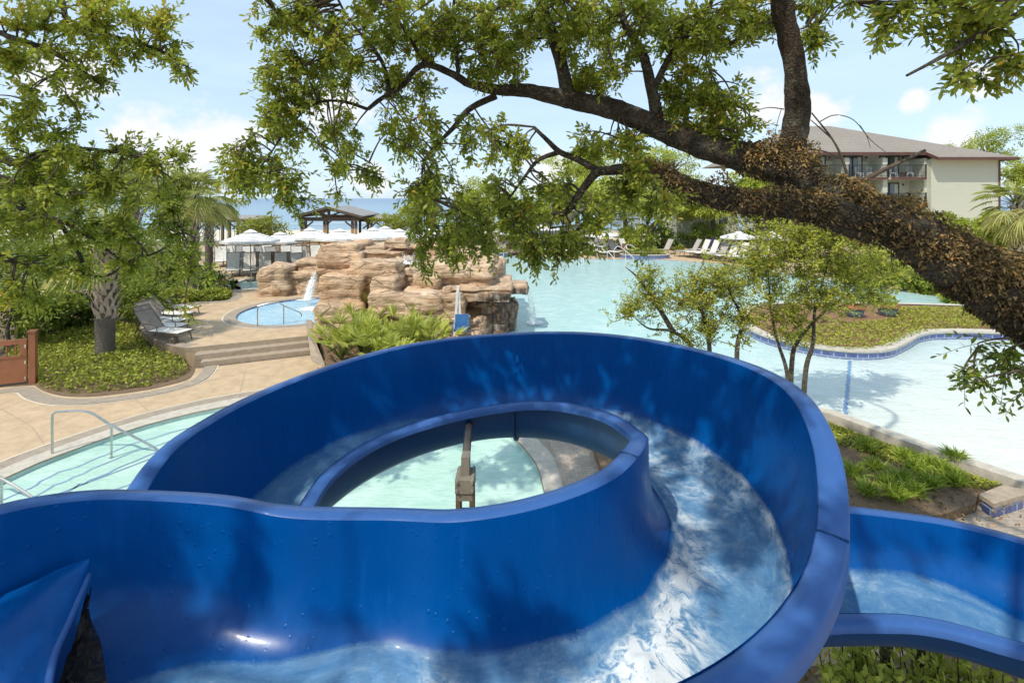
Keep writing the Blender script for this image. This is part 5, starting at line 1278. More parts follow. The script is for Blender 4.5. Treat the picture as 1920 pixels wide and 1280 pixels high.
# ---- two small yaupon trees beside the lagoon
def yaupon(label, base, trunks, blobs, n, seed, L=.05):
    r = random.Random(seed); root = empty('yaupon_tree', tuple(base), 0, label, 'tree', 'small bright trees by the lagoon'); B = Vector(base); m = MB(); nodes = []
    for P in trunks:
        S = spline([tuple(p) for p in P], 6); k = len(S); m.tube([Vector(p)-B for p in S], [.064*(1-.94*i/(k-1)) for i in range(k)], 8); nodes += [Vector(p) for p in S[k//3:]]
    m.build('trunk', M_paletrunk, root, True)
    tw = MB(); C, D, T = [], [], []; vol = [b[3]*b[4]*b[5] for b in blobs]; tot = sum(v**.7 for v in vol)
    for b, v in zip(blobs, vol):
        for _ in range(int(n*v**.7/tot)):
            d = Vector(tuple(rand_dirs(1, .35)[0])); e = Vector(b[:3])+Vector((d.x*b[3], d.y*b[4], d.z*b[5]))*(r.uniform(.2, 1.0) if r.random() < .75 else r.uniform(1.0, 1.45))
            nd = min(nodes, key=lambda q: (q-e).length+max(0, q.z-e.z)*.5)
            mid = nd.lerp(e, .55)+Vector((r.uniform(-.15, .15), r.uniform(-.15, .15), r.uniform(-.12, .12)))
            S = [Vector(q) for q in spline([tuple(nd), tuple(mid), tuple(e+Vector((0, 0, r.uniform(-.05, .18))))], 6)]; tw.tube([q-B for q in S], [.008*(1-.75*i/(len(S)-1)) for i in range(len(S))], 4, False)
            if r.random() < .5: nodes.append(S[len(S)//2+2])
            tn = r.gauss(0, .12)
            for sp_ in range(4):
                f = r.uniform(.4, .95)*(len(S)-1); i0 = min(int(f), len(S)-2); a = S[i0].lerp(S[i0+1], f-i0); sd_ = Vector((r.gauss(0, 1), r.gauss(0, 1), r.gauss(.25, .7))).normalized()*r.uniform(.10, .30); tw.tube([a-B, a+sd_-B], [.003, .0015], 3, False)
                for q in range(9):
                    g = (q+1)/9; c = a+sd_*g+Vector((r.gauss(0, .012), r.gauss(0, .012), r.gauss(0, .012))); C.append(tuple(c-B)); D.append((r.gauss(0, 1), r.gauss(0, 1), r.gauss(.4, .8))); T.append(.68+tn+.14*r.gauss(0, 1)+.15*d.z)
    tw.build('twigs', M_paletrunk, root); leaves('crown', C, D, L, L*.5, T, M_yaupon, root, .85, .1)
def Pz(px, py, d): return tuple(at(px, py, d))
yaupon('small bright leaved tree with two slanting pale trunks at the slide rim', (6.35, 10.55, 0), [[Pz(1502, 850, 10.6), Pz(1510, 700, 10.6), Pz(1524, 645, 10.5), Pz(1528, 580, 10.4), Pz(1545, 520, 10.3), Pz(1560, 470, 10.2)], [Pz(1480, 850, 10.7), Pz(1484, 690, 10.7), Pz(1496, 640, 10.7), Pz(1540, 590, 10.7), Pz(1600, 545, 10.7), Pz(1640, 520, 10.7)], [Pz(1484, 850, 10.7), Pz(1479, 740, 10.65), Pz(1474, 690, 10.6), Pz(1458, 640, 10.6), Pz(1445, 580, 10.6), Pz(1440, 520, 10.6), Pz(1420, 470, 10.6)]],
       [(*at(1500, 470, 10.4), 1.15, .9, .75), (*at(1580, 510, 10.6), .75, .8, .65), (*at(1430, 520, 10.6), .8, .8, .8), (*at(1470, 600, 10.6), .55, .6, .45), (*at(1530, 560, 10.5), .8, .7, .6), (*at(1545, 440, 10.2), .6, .6, .35), (*at(1630, 560, 11), .5, .5, .3), (*at(1650, 500, 11), .55, .5, .5), (*at(1600, 440, 10.4), .5, .5, .35)], 900, 3, .058)
yaupon('sparse young tree with thin wandering branches over the water', (4.1, 10.3, 0), [[Pz(1320, 800, 10.3), Pz(1300, 660, 10.3), Pz(1262, 622, 10.2), Pz(1215, 615, 10.1), Pz(1180, 585, 10.0)], [Pz(1330, 800, 10.2), Pz(1330, 650, 10.2), Pz(1318, 590, 10.2), Pz(1300, 540, 10.2), Pz(1320, 490, 10.2)], [Pz(1382, 800, 10.1), Pz(1382, 655, 10.1), Pz(1392, 600, 10.1), Pz(1365, 540, 10.2), Pz(1370, 500, 10.2)], [Pz(1262, 622, 10.2), Pz(1225, 560, 10.1), Pz(1195, 520, 10.0), Pz(1172, 500, 10.0)]],
       [(*at(1250, 570, 10.1), .8, .5, .35), (*at(1190, 580, 10), .5, .3, .18), (*at(1310, 560, 10.2), .6, .6, .65), (*at(1360, 540, 10.2), .5, .5, .6), (*at(1210, 530, 10), .35, .3, .35), (*at(1330, 620, 10.2), .5, .5, .3), (*at(1390, 600, 10.1), .35, .4, .45), (*at(1175, 590, 10), .45, .3, .16), (*at(1270, 640, 10.2), .5, .3, .12)], 400, 5, .055)

# ---- left bed: palms, thicket
p = gp(197, 668, .1); palm('sabal_palm', 'sabal palm with criss cross leaf boots standing in the ground cover', (p.x, p.y, 0), 3.3, .255, 34, 1.35)
p = at(362, 500, 22.6); palm('sabal_palm', 'bushy sabal palm rising behind the clipped bush by the patio', (p.x, 22.6, .3), 4.7, .22, 40, 1.5, None, True, True, .45)
p = at(392, 500, 27.8); palm('sabal_palm', 'shorter sabal palm with yellowing drooping fans beside the umbrellas', (p.x, 27.8, .3), 4.5, .2, 36, 1.5, None, True, True, .6)
p = at(250, 500, 22); palm('sabal_palm', 'sabal palm lost in the left thicket with pale fans', (p.x, 22, .1), 5.2, .2, 30, 1.4)
thick = [(30, 500, 17, 2.0, 1.6, 1.5, M_mid), (110, 520, 18, 1.6, 1.3, 1.4, M_lite), (20, 590, 15.5, 1.3, 1.0, .9, M_mid), (100, 585, 17, 1.1, 1.0, .9, M_mid), (240, 545, 19.5, 1.4, 1.2, 1.4, M_mid), (290, 480, 23, 1.8, 1.4, 1.8, M_lite), (170, 455, 22, 2.0, 1.5, 1.8, M_olive), (60, 420, 23, 2.6, 1.8, 2.3, M_mid), (265, 560, 18, .9, .9, .8, M_mid), (330, 520, 24, 1.3, 1.2, 1.2, M_mid), (150, 590, 18.5, 1.0, 1.0, .8, M_hedge)]
lbs = ['tall dark shrub behind the gate', 'bright shrub between the gate and the palm trunk', 'low shrub leaning over the gate', 'shrub with bare crooked stems next to the gate post', 'shrub just behind the palm trunk', 'bright bushy shrub above the loungers', 'olive shrub high behind the palm trunk', 'broad tree like shrub at the picture edge', 'small shrub between palm trunk and loungers', 'shrub behind the far end of the lounger row', 'dark low shrub behind the palm trunk base']
for (px, py, d, rx, ry, rz_, mt), lb in zip(thick, lbs):
    c = at(px, py, d); gx, gy = c.x, d
    bl = [(c.x+rng.uniform(-.6, .6)*rx, d+rng.uniform(-.5, .5)*ry, c.z+rng.uniform(-.5, .5)*rz_, rx*.62, ry*.62, rz_*.6) for _ in range(4)]+[(c.x, d, c.z, rx*.8, ry*.8, rz_*.85)]
    st = [(gx+.1, gy, .0), (gx-.1, gy, max(.3, c.z*.5)), (gx, gy, c.z)]
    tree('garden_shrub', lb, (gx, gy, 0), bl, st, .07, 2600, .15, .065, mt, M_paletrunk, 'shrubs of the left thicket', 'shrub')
for i, (px, py, d, r) in enumerate([(130, 330, 30, 3.2), (250, 330, 36, 2.6), (330, 345, 34, 1.7), (30, 350, 27, 2.6)]):
    c = at(px, py, d); b = (c.x, d, .0)
    tree('garden_tree', ['rounded tree top behind the left thicket', 'pale feathery tree beneath the tall cloud', 'thin crowned tree just left of the palms', 'leafy tree at the picture edge behind the thicket'][i], b, [(c.x+rng.uniform(-.7, .7)*r, d+rng.uniform(-.5, .5)*r, c.z-rng.uniform(-.2, .9)*r, r*.6, r*.6, r*.5) for _ in range(7)], [b, (c.x+.2, d, c.z*.4), (c.x, d, c.z-.6*r)], .16, 4500, .22, .10, [M_mid, M_olive, M_olive, M_lite][i], None, 'trees behind the left thicket', shell=.35)
# clipped bushes by the patio
for px, py, d, rx, rz_, lb, mt in ((403, 536, 23.6, .75, .6, 'clipped round bush with glossy bright leaves at the patio edge', M_hedge), (402, 556, 22.2, .65, .28, 'soft grassy mound in front of the clipped bush', M_cover), (330, 555, 21.5, .8, .35, 'low green mound behind the loungers', M_cover)):
    c = at(px, py, d); tree('clipped_bush', lb, (c.x, d, .3), [(c.x, d, c.z, rx, rx*.9, rz_), (c.x, d, .45+rz_*.4, rx*1.0, rx*.9, rz_*.7)], None, 0, 2400, .11, .055, mt, cat='bush', shell=.75, tint=.12)
# shrubs in front of the sea
for px, py, d, rx, rz_, lb in ((492, 424, 39, 2.0, 1.15, 'rounded olive shrub against the sea beside the pavilion'), (742, 418, 44, 2.4, 1.05, 'broad olive shrub against the sea beyond the pavilion'), (866, 430, 47, 1.9, 1.1, 'olive shrub half hidden behind the hanging oak twigs'), (950, 425, 48, 2.0, 1.3, 'yellow green shrub behind the board fence')):
    c = at(px, py, d); tree('sea_shrub', lb, (c.x, d, .2), [(c.x+rng.uniform(-.5, .5)*rx, d, c.z+rng.uniform(-.5, .2)*rz_, rx*.6, rx*.5, rz_*.65) for _ in range(6)]+[(c.x, d, c.z-.5, rx, rx*.6, rz_*.8)], [(c.x, d, .2), (c.x, d, c.z-.3)], .09, 3200, .19, .09, M_olive, cat='shrub', shell=.6)
# oaks and hedges across the lagoon
ok = [(1000, 395, 47, 3.4, 2.0, 'oak with a leaning crown behind the striped cabanas'), (1080, 362, 48, 4.2, 1.9, 'bright oak crown arching over the cabanas'), (1170, 372, 46, 4.2, 2.0, 'bright oak above the clipped round bush'), (1255, 368, 47, 4.4, 2.4, 'oak with the thick visible trunk by the lamp post'), (1335, 385, 48, 4.2, 2.0, 'oak leaning over the dark hedge'), (900, 380, 50, 3.4, 2.3, 'small oak above the olive shrubs'), (800, 378, 55, 2.6, 2.0, 'pale windswept tree against the sea'), (1420, 395, 50, 4.4, 2.2, 'oak crown showing below the thick limb'), (1500, 400, 48, 4.0, 2.0, 'oak crown behind the small bright tree'), (1430, 352, 42.5, 2.8, 1.5, 'oak crown filling the gap between the two thick limbs'), (1100, 325, 58, 4.8, 2.8, 'taller oak rising behind the cabanas'), (1240, 318, 60, 5.4, 3.0, 'taller oak behind the lamp post')]
for i, (px, py, d, r, rz_, lb) in enumerate(ok):
    c = at(px, py, d); b = (c.x+(0 if i != 3 else -1.5), d, .1); bl = []
    if i == 3: b = (*tuple(gp(1224, 470, .13))[:1], 45.5, .1); b = ((1224-960)/F*45.5, 45.5, .1)
    for _ in range(14):
        a = rng.uniform(0, 6.28); f = rng.uniform(.2, .95); bl.append((c.x+math.cos(a)*f*r, d+math.sin(a)*f*r*.6, c.z+rng.uniform(-.7, .7)*rz_, r*.42, r*.4, rz_*.36))
    tree('live_oak', lb, b, bl, [b, (b[0]+.2, d, c.z*.35), (c.x, d, c.z-.5*rz_)], .38, 7500, .27, .12, M_lite if i not in (7,) else M_mid, M_paletrunk, 'live oaks across the lagoon', shell=.4, tint=.34)  # raised tint puts distance haze into the leaf colour of these crowns
    if i == 1:
        m = MB(); t0 = at(1065, 415, 45); g = gp(1060, 470, .13)
        m.tube([Vector(p)-Vector(b) for p in spline([(g.x, 45, 0), tuple(at(1062, 440, 45)), tuple(at(1070, 408, 45)), tuple(at(1100, 392, 45)), tuple(at(1130, 398, 45))], 5)], [.42-.3*k/20 for k in range(21)], 8); m.tube([Vector(p)-Vector(b) for p in spline([tuple(at(1068, 425, 45)), tuple(at(1110, 416, 45)), tuple(at(1150, 412, 45)), tuple(at(1200, 410, 45))], 5)], [.16-.008*k for k in range(16)], 7); m.build('limb', M_paletrunk, COL.objects[[o.name for o in COL.objects if o.get('label') == lb][0]], True)
hd = [(1182, 445, 44.5, 1.25, 1.3, 'clipped round bright bush beside the lamp post', M_lite), (1250, 452, 46, 1.1, 1.0, 'dark bush behind the oak trunk', M_hedge), (1300, 448, 46.5, 1.5, 1.15, 'dark hedge section next to the yellow shrub', M_hedge), (1345, 449, 46.5, 1.5, 1.15, 'dark hedge section behind the towelled loungers', M_hedge), (1390, 452, 46, 1.5, 1.1, 'dark hedge section behind the striped umbrella', M_hedge), (1225, 432, 50, 2.2, .9, 'bright hedge rising behind the oak trunk', M_mid), (1330, 425, 51, 2.6, .8, 'bright green shrubs above the dark hedge', M_lite), (1440, 440, 45, 1.8, 1.2, 'shrubs behind the far umbrella', M_mid), (1270, 470, 45, .55, .45, 'yellow green ornamental grass by the single lounger', M_olive)]
for px, py, d, rx, rz_, lb, mt in hd:
    c = at(px, py, d); tree('hedge_bush', lb, (c.x, d, .1), [(c.x+rng.uniform(-.4, .4)*rx, d, c.z+rng.uniform(-.3, .3)*rz_, rx*.7, rx*.5, rz_*.75) for _ in range(4)]+[(c.x, d, c.z-.4*rz_, rx*.95, rx*.6, rz_*.8)], None, 0, 2000, .2, .10, mt, group='hedge bushes across the lagoon', cat='hedge', shell=.7, tint=.12)
# round planters at the far edge
for px, py, w, lb, lb2 in ((925, 482, 30, 'small', 'beside the rock'), (1215, 486, 47, 'round', 'by the brown post')):
    c = gp(px, py, .13); d = c.y; r = w/F*d; pl_ = empty('tiled_planter', (c.x, d+.9, .13), 0, '%s planter edged in blue tile, at the far pool edge %s' % (lb, lb2), 'planter')
    loop = [(r*math.cos(2*PI*k/36), .95*math.sin(2*PI*k/36)) for k in range(36)]
    tile_wall('tile_face', loop, -.1, .30, M_tile, pl_, True); ring('coping', loop, -.06, .22, .34, M_cope, pl_); q = MB(); q.strip([(x, y, .34) for x, y in inset(loop, -.06)+inset(loop, -.06)[:1]], [(x, y, .29) for x, y in inset(loop, -.06)+inset(loop, -.06)[:1]]); q.build('coping_edge', M_cope, pl_)
    q = MB(); q.poly(inset(loop, .2), .30); q.build('soil', M_soil, pl_)
    tree('planter_shrub', 'low spreading green shrub filling the %s tiled planter' % lb, (c.x, d+.9, .4), [(c.x, d+.9, .62, r*.78, .6, .32)], None, 0, 1500, .13, .06, M_cover, cat='shrub', shell=.7)
# trees and palm by the lodging block
tr_ = [(1850, 275, 60, 4.0, 2.6, 'bright tree behind the end wall of the lodging block', M_lite), (1905, 330, 52, 2.6, 2.6, 'leafy tree at the corner of the lodging block', M_lite), (1800, 440, 36, 2.6, 1.4, 'bright shrubbery below the end wall', M_lite), (1720, 425, 38, 2.6, 1.3, 'shrubbery below the balconies', M_mid), (1640, 420, 39, 2.6, 1.3, 'shrubbery hidden by the thick limb', M_lite), (1890, 430, 30, 1.5, 1.1, 'leafy bush at the foot of the drooping palm', M_lite), (1560, 430, 40, 2.6, 1.3, 'shrubbery beyond the small bright tree', M_mid), (1655, 505, 27, 1.5, 1.1, 'loose bush on the far deck behind the island pots', M_lite), (1735, 535, 25, 1.6, 1.2, 'bush on the far deck just below the thick limb', M_mid), (1800, 560, 22.5, 1.4, 1.0, 'bush at the end of the water strip under the limb', M_lite)]
for px, py, d, r, rz_, lb, mt in tr_:
    c = at(px, py, d); b = (c.x, d, .1); bl = [(c.x+rng.uniform(-.75, .75)*r, d+rng.uniform(-.4, .4)*r, c.z+rng.uniform(-.75, .6)*rz_, r*.45, r*.4, rz_*.42) for _ in range(8)]
    tree('garden_tree', lb, b, bl, [b, (b[0], d, max(.4, c.z*.5)), (c.x, d, max(.6, c.z-.4*rz_))], .2, 4200, .24, .11, mt, M_paletrunk, 'trees around the lodging block', shell=.4, tint=.15)
p = at(1900, 400, 27); palm('sabal_palm', 'sabal palm with golden drooping fans before the lodging block', (p.x+.2, 27, 0), 4.55, .24, 44, 1.7, None, True, True, .8)
# ------------------------------------------------------------------ the big oak over the slide, and its neighbour
def limb_mesh(m, pts, r0, r1, n=14, rough=.10, sub=7, seed=0, power=1.0):
    """gnarled limb: pts are (x, y, z); bark ridges displaced along the surface"""
    P = [Vector(p) for p in spline([tuple(p) for p in pts], sub)]; k = len(P); prev = None; rings = []
    for i, p in enumerate(P):
        t = P[min(i+1, k-1)]-P[max(i-1, 0)]; t.normalize()
        if prev is None: x = t.orthogonal().normalized()
        else: x = (prev-t*prev.dot(t)).normalized()
        prev = x; y = t.cross(x); r = r0+(r1-r0)*(i/(k-1))**power; row = []
        for q in range(n):
            a = 2*PI*q/n; d = x*math.cos(a)+y*math.sin(a); g = p+d*r
            f = 1+rough*1.2*noise.noise(g*2.1+Vector((seed, 0, 0)))+rough*.9*noise.noise(g*7+Vector((0, seed, 0)))+rough*.5*noise.noise(g*17)
            row.append(p+d*r*f)
        rings.append(m.add(row))
    for a, b in zip(rings, rings[1:]):
        for q in range(n): m.face(a+q, a+(q+1) % n, b+(q+1) % n, b+q)
    m.face(*[rings[-1]+q for q in range(n)])
    return P

class Foliage:
    def __init__(s, nodes, seed): s.nodes = list(nodes); s.r = random.Random(seed); s.tw = MB(); s.C = []; s.D = []; s.L = []; s.T = []
    def twig_leaves(s, a, b, nl, L, t0):
        r = s.r; d = (b-a)
        dn = d.normalized() if d.length > 1e-5 else Vector((0, 0, 1))
        x = dn.orthogonal().normalized(); y = dn.cross(x)
        for j in range(nl):
            f = .2+.8*(j/max(1, nl-1)); c = a+d*f; an = j*2.4+r.uniform(-.5, .5); sp = r.uniform(.55, 1.1) if j < nl-3 else r.uniform(.2, .6)
            v = dn*.65+(x*math.cos(an)+y*math.sin(an))*sp*1.1+Vector((0, 0, .10))
            s.C.append(tuple(c)); s.D.append(tuple(v)); s.L.append(L*r.uniform(.7, 1.2)); s.T.append(t0+r.gauss(0, .10)+(.35 if r.random() < .018 else 0))
    def cluster(s, c, rad, nb, nt=8, nl=9, L=.085, hang=0.0, t0=.66, r0=.011, keep=.0):
        r = s.r; c = Vector(c)
        base = s.nodes[:]; ends = []
        for _ in range(nb):
            while True:
                d = Vector((r.uniform(-1, 1), r.uniform(-1, 1), r.uniform(-1, 1)))
                if d.length < 1: break
            e = c+Vector((d.x*rad[0], d.y*rad[1], d.z*rad[2])); nd = min(base, key=lambda q: (q-e).length_squared)
            mid = nd.lerp(e, .55)+Vector((r.uniform(-.12, .12), r.uniform(-.12, .12), r.uniform(.0, .16)))*(e-nd).length*.8
            e2 = e+Vector((0, 0, -hang*r.uniform(.2, 1)))
            S = [Vector(q) for q in spline([tuple(nd), tuple(mid), tuple(e), tuple(e2)] if hang else [tuple(nd), tuple(mid), tuple(e)], 5)]; k = len(S)
            s.tw.tube(S, [r0*(1-.8*i/(k-1))+.0012 for i in range(k)], 5, False)
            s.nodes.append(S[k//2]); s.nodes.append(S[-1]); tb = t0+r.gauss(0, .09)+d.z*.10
            for q in range(nt):
                f = r.uniform(.42, 1.0)*(k-1); i0 = min(int(f), k-2); a = S[i0].lerp(S[i0+1], f-i0)
                dv = Vector((r.gauss(0, 1), r.gauss(0, 1), r.gauss(-.1-hang*.8, .8))).normalized()*.7+(S[i0+1]-S[i0]).normalized()*.6
                b = a+dv*r.uniform(.12, .30)
                s.tw.tube([a, a.lerp(b, .5)+Vector((0, 0, .01)), b], [.0035, .0028, .0015], 3, False); s.twig_leaves(a, b, nl, L, tb+r.gauss(0, .05))
            s.twig_leaves(S[-3], S[-1], nl+3, L, tb)
    def build(s, root, mat=None):
        B = root.location; 
        s.tw.v = [tuple(Vector(v)-B) for v in s.tw.v]
        cr = leaves('crown', np.array(s.C)-np.array(B), s.D, np.array(s.L), np.array(s.L)*.38, np.array(s.T), mat or M_oak, root, .95, .06)
        s.tw.build('twigs', M_twig, root, True); return cr

# --- the oak whose thick limb crosses the view
OB = Vector((7.6, 3.6, 0)); oak = empty('live_oak', tuple(OB), 0, 'huge gnarled live oak whose thick ferny limb reaches over the slide', 'tree')
def wo(m): m.v = [tuple(Vector(v)-OB) for v in m.v]; return m
def L3(*q): return [at(*p) for p in q]
main = [Vector((7.7, 3.6, -.2)), Vector((7.6, 3.7, 1.2)), at(2330, 860, 4.1), at(2120, 700, 4.2), at(1930, 572, 4.35), at(1800, 497, 4.55), at(1690, 432, 4.75), at(1590, 380, 4.95), at(1500, 328, 5.15), at(1400, 297, 5.3), at(1300, 268, 5.45), at(1225, 238, 5.6), at(1160, 208, 5.7), at(1080, 190, 5.8), at(1000, 172, 5.9), at(930, 168, 6.0), at(875, 156, 6.1)]
nodes = []
def limb(name, pts, r0, r1, n=14, rough=.10, seed=0, sub=6, power=1.0, nd=True):
    m = MB(); P = limb_mesh(m, pts, r0, r1, n, rough, sub, seed, power)
    if nd: nodes.extend(P[len(P)//5:])
    wo(m).build(name, M_bark, oak, True); return P
tk = limb('trunk', main[:6], .46, .265, 40, .13, 1, 18, nd=False)
lm = limb('limb', main[5:10]+[main[10], main[11]], .265, .128, 32, .15, 2, 16, .62)
P3 = limb('limb', main[11:], .145, .055, 18, .14, 3, 10)
low = limb('limb', L3((1640, 425, 4.75), (1560, 398, 4.85), (1480, 385, 4.95), (1390, 378, 5.05), (1300, 357, 5.2), (1235, 328, 5.3), (1180, 318, 5.4), (1120, 322, 5.45)), .20, .05, 26, .16, 4, 14, .8)
limb('limb', L3((1120, 322, 5.45), (1108, 335, 5.45), (1085, 365, 5.45), (1068, 392, 5.45), (1050, 402, 5.45), (1035, 398, 5.45)), .055, .026, 10, .12, 5)
limb('limb', L3((1125, 322, 5.45), (1085, 300, 5.5), (1050, 285, 5.5), (1025, 262, 5.5), (1000, 238, 5.55)), .045, .02, 10, .12, 6)
limb('limb', L3((1050, 285, 5.5), (1010, 300, 5.5), (985, 330, 5.5), (955, 372, 5.45)), .03, .012, 8, .1, 7)
up = limb('limb', L3((1482, 318, 5.18), (1488, 270, 5.2), (1496, 190, 5.2), (1488, 110, 5.15), (1468, 20, 5.1), (1462, -80, 5.0), (1480, -260, 4.8), (1500, -450, 4.5)), .138, .088, 22, .13, 8, 12)
limb('limb', L3((1065, 178, 5.85), (1050, 110, 5.85), (1030, 50, 5.8), (1005, -20, 5.75), (970, -140, 5.6), (940, -300, 5.4)), .085, .045, 12, .1, 9)
limb('limb', L3((1235, 235, 5.6), (1222, 170, 5.6), (1205, 100, 5.6), (1170, 40, 5.55), (1150, -60, 5.5)), .075, .03, 12, .1, 10)
limb('limb', L3((1225, 170, 5.6), (1260, 100, 5.55), (1320, 30, 5.5), (1360, -60, 5.4)), .045, .02, 10, .1, 11)
limb('limb', L3((875, 156, 6.1), (850, 140, 6.1), (805, 122, 6.1), (780, 130, 6.1), (755, 160, 6.1), (715, 185, 6.1), (690, 205, 6.1)), .05, .026, 10, .14, 12)
limb('limb', L3((730, 178, 6.1), (718, 120, 6.1), (690, 80, 6.1), (650, 30, 6.1), (620, -30, 6.0)), .03, .012, 8, .1, 13)
limb('limb', L3((690, 205, 6.1), (640, 190, 6.05), (590, 195, 6.0), (540, 240, 5.95), (500, 300, 5.9)), .022, .008, 7, .1, 14)
limb('limb', L3((930, 180, 6.0), (880, 205, 5.95), (850, 240, 5.9), (820, 270, 5.85), (795, 300, 5.8)), .045, .014, 9, .1, 15)
limb('limb', L3((860, 150, 6.1), (855, 90, 6.05), (850, 20, 6.0), (860, -60, 5.9)), .03, .014, 8, .1, 16)
limb('limb', L3((800, 122, 6.1), (760, 60, 6.0), (730, 0, 5.9), (720, -90, 5.8)), .026, .012, 8, .1, 17)
# bare stubs and dead twigs on top of the limb
for pts, r in (([(1545, 352, 5.0), (1610, 340, 4.95), (1665, 315, 4.9), (1735, 282, 4.85)], .034), ([(1592, 345, 4.95), (1580, 300, 4.95), (1560, 260, 4.98), (1522, 212, 5.1)], .016), ([(1562, 262, 4.98), (1535, 238, 5.0), (1520, 225, 5.0)], .009), ([(1538, 228, 5.0), (1565, 216, 5.0), (1600, 225, 5.0), (1632, 262, 5.0), (1660, 285, 5.0)], .006), ([(1612, 235, 5.0), (1625, 255, 5.0), (1632, 278, 5.0)], .005), ([(1470, 205, 5.15), (1440, 202, 5.15), (1410, 210, 5.1)], .007), ([(1465, 205, 5.15), (1455, 240, 5.1), (1452, 275, 5.1)], .004), ([(1520, 280, 5.1), (1550, 285, 5.0), (1570, 295, 5.0)], .010)):
    m = MB(); P = [Vector(p) for p in spline([tuple(at(*q)) for q in pts], 6)]; m.tube(P, [r*(1-.55*i/(len(P)-1)) for i in range(len(P))], 7); wo(m).build('dead_twig', M_twig, oak, True)

# resurrection fern, moss and dead leaves matted on the limbs
C, D, L, T = [], [], [], []
def mat_on(P, r0, r1, n, i0, i1, top=0.0, size=.06, power=1.0):
    k = len(P)
    for _ in range(n):
        f = rng.uniform(i0, i1)*(k-1); i = min(int(f), k-2); p = P[i].lerp(P[i+1], f-i); t = (P[i+1]-P[i]).normalized(); r = r0+(r1-r0)*((f/(k-1))**power)
        x = t.orthogonal().normalized(); y = t.cross(x); a = rng.uniform(0, 6.283); d = x*math.cos(a)+y*math.sin(a)
        if d.z < top and rng.random() < .75: continue
        g = p+d*r; cl = noise.noise(g*2.6)
        if cl < -.3 and rng.random() < .45: continue
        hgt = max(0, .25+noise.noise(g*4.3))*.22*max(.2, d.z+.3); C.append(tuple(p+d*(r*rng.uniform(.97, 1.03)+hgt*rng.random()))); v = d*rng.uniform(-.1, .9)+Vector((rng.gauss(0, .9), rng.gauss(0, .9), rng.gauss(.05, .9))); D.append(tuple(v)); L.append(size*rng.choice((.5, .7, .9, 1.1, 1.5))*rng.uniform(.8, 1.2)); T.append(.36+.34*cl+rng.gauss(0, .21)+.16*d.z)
mat_on(tk, .46, .265, 60000, .45, 1, -.5, .034); mat_on(lm, .265, .128, 26000, 0, .68, -.4, .033, .62); mat_on(low, .20, .055, 14000, .0, .88, -.5, .034, .8); mat_on(lm, .265, .128, 900, .6, 1, .2, .03, .62); mat_on(up, .138, .088, 700, 0, .16, -1, .036)
fo = leaves('fern_mat', np.array(C)-np.array(OB), D, np.array(L), np.array(L)*(.3+.4*nrg.random(len(L))), np.array(T), M_fern, oak, .7, .35)
# small fern rootlets hanging below
for k in range(70):
    m = MB()
    f = rng.uniform(.55, 1); P, rr = (tk, .29) if k % 2 else (lm, .22); i = int((f if k % 2 else rng.uniform(.0, .45))*(len(P)-1)); p = P[i]+Vector((rng.uniform(-.1, .1), -rr*.3, -rr*rng.uniform(.8, .98))); S = [p]
    for q in range(5): S.append(S[-1]+Vector((rng.gauss(0, .028), rng.gauss(0, .02), -rng.uniform(.01, .045))))
    m.tube([Vector(p) for p in spline([tuple(s) for s in S], 3)], [.007]*8+[.005]*8, 4, False); wo(m).build('hanging_rootlet', M_twig, oak)

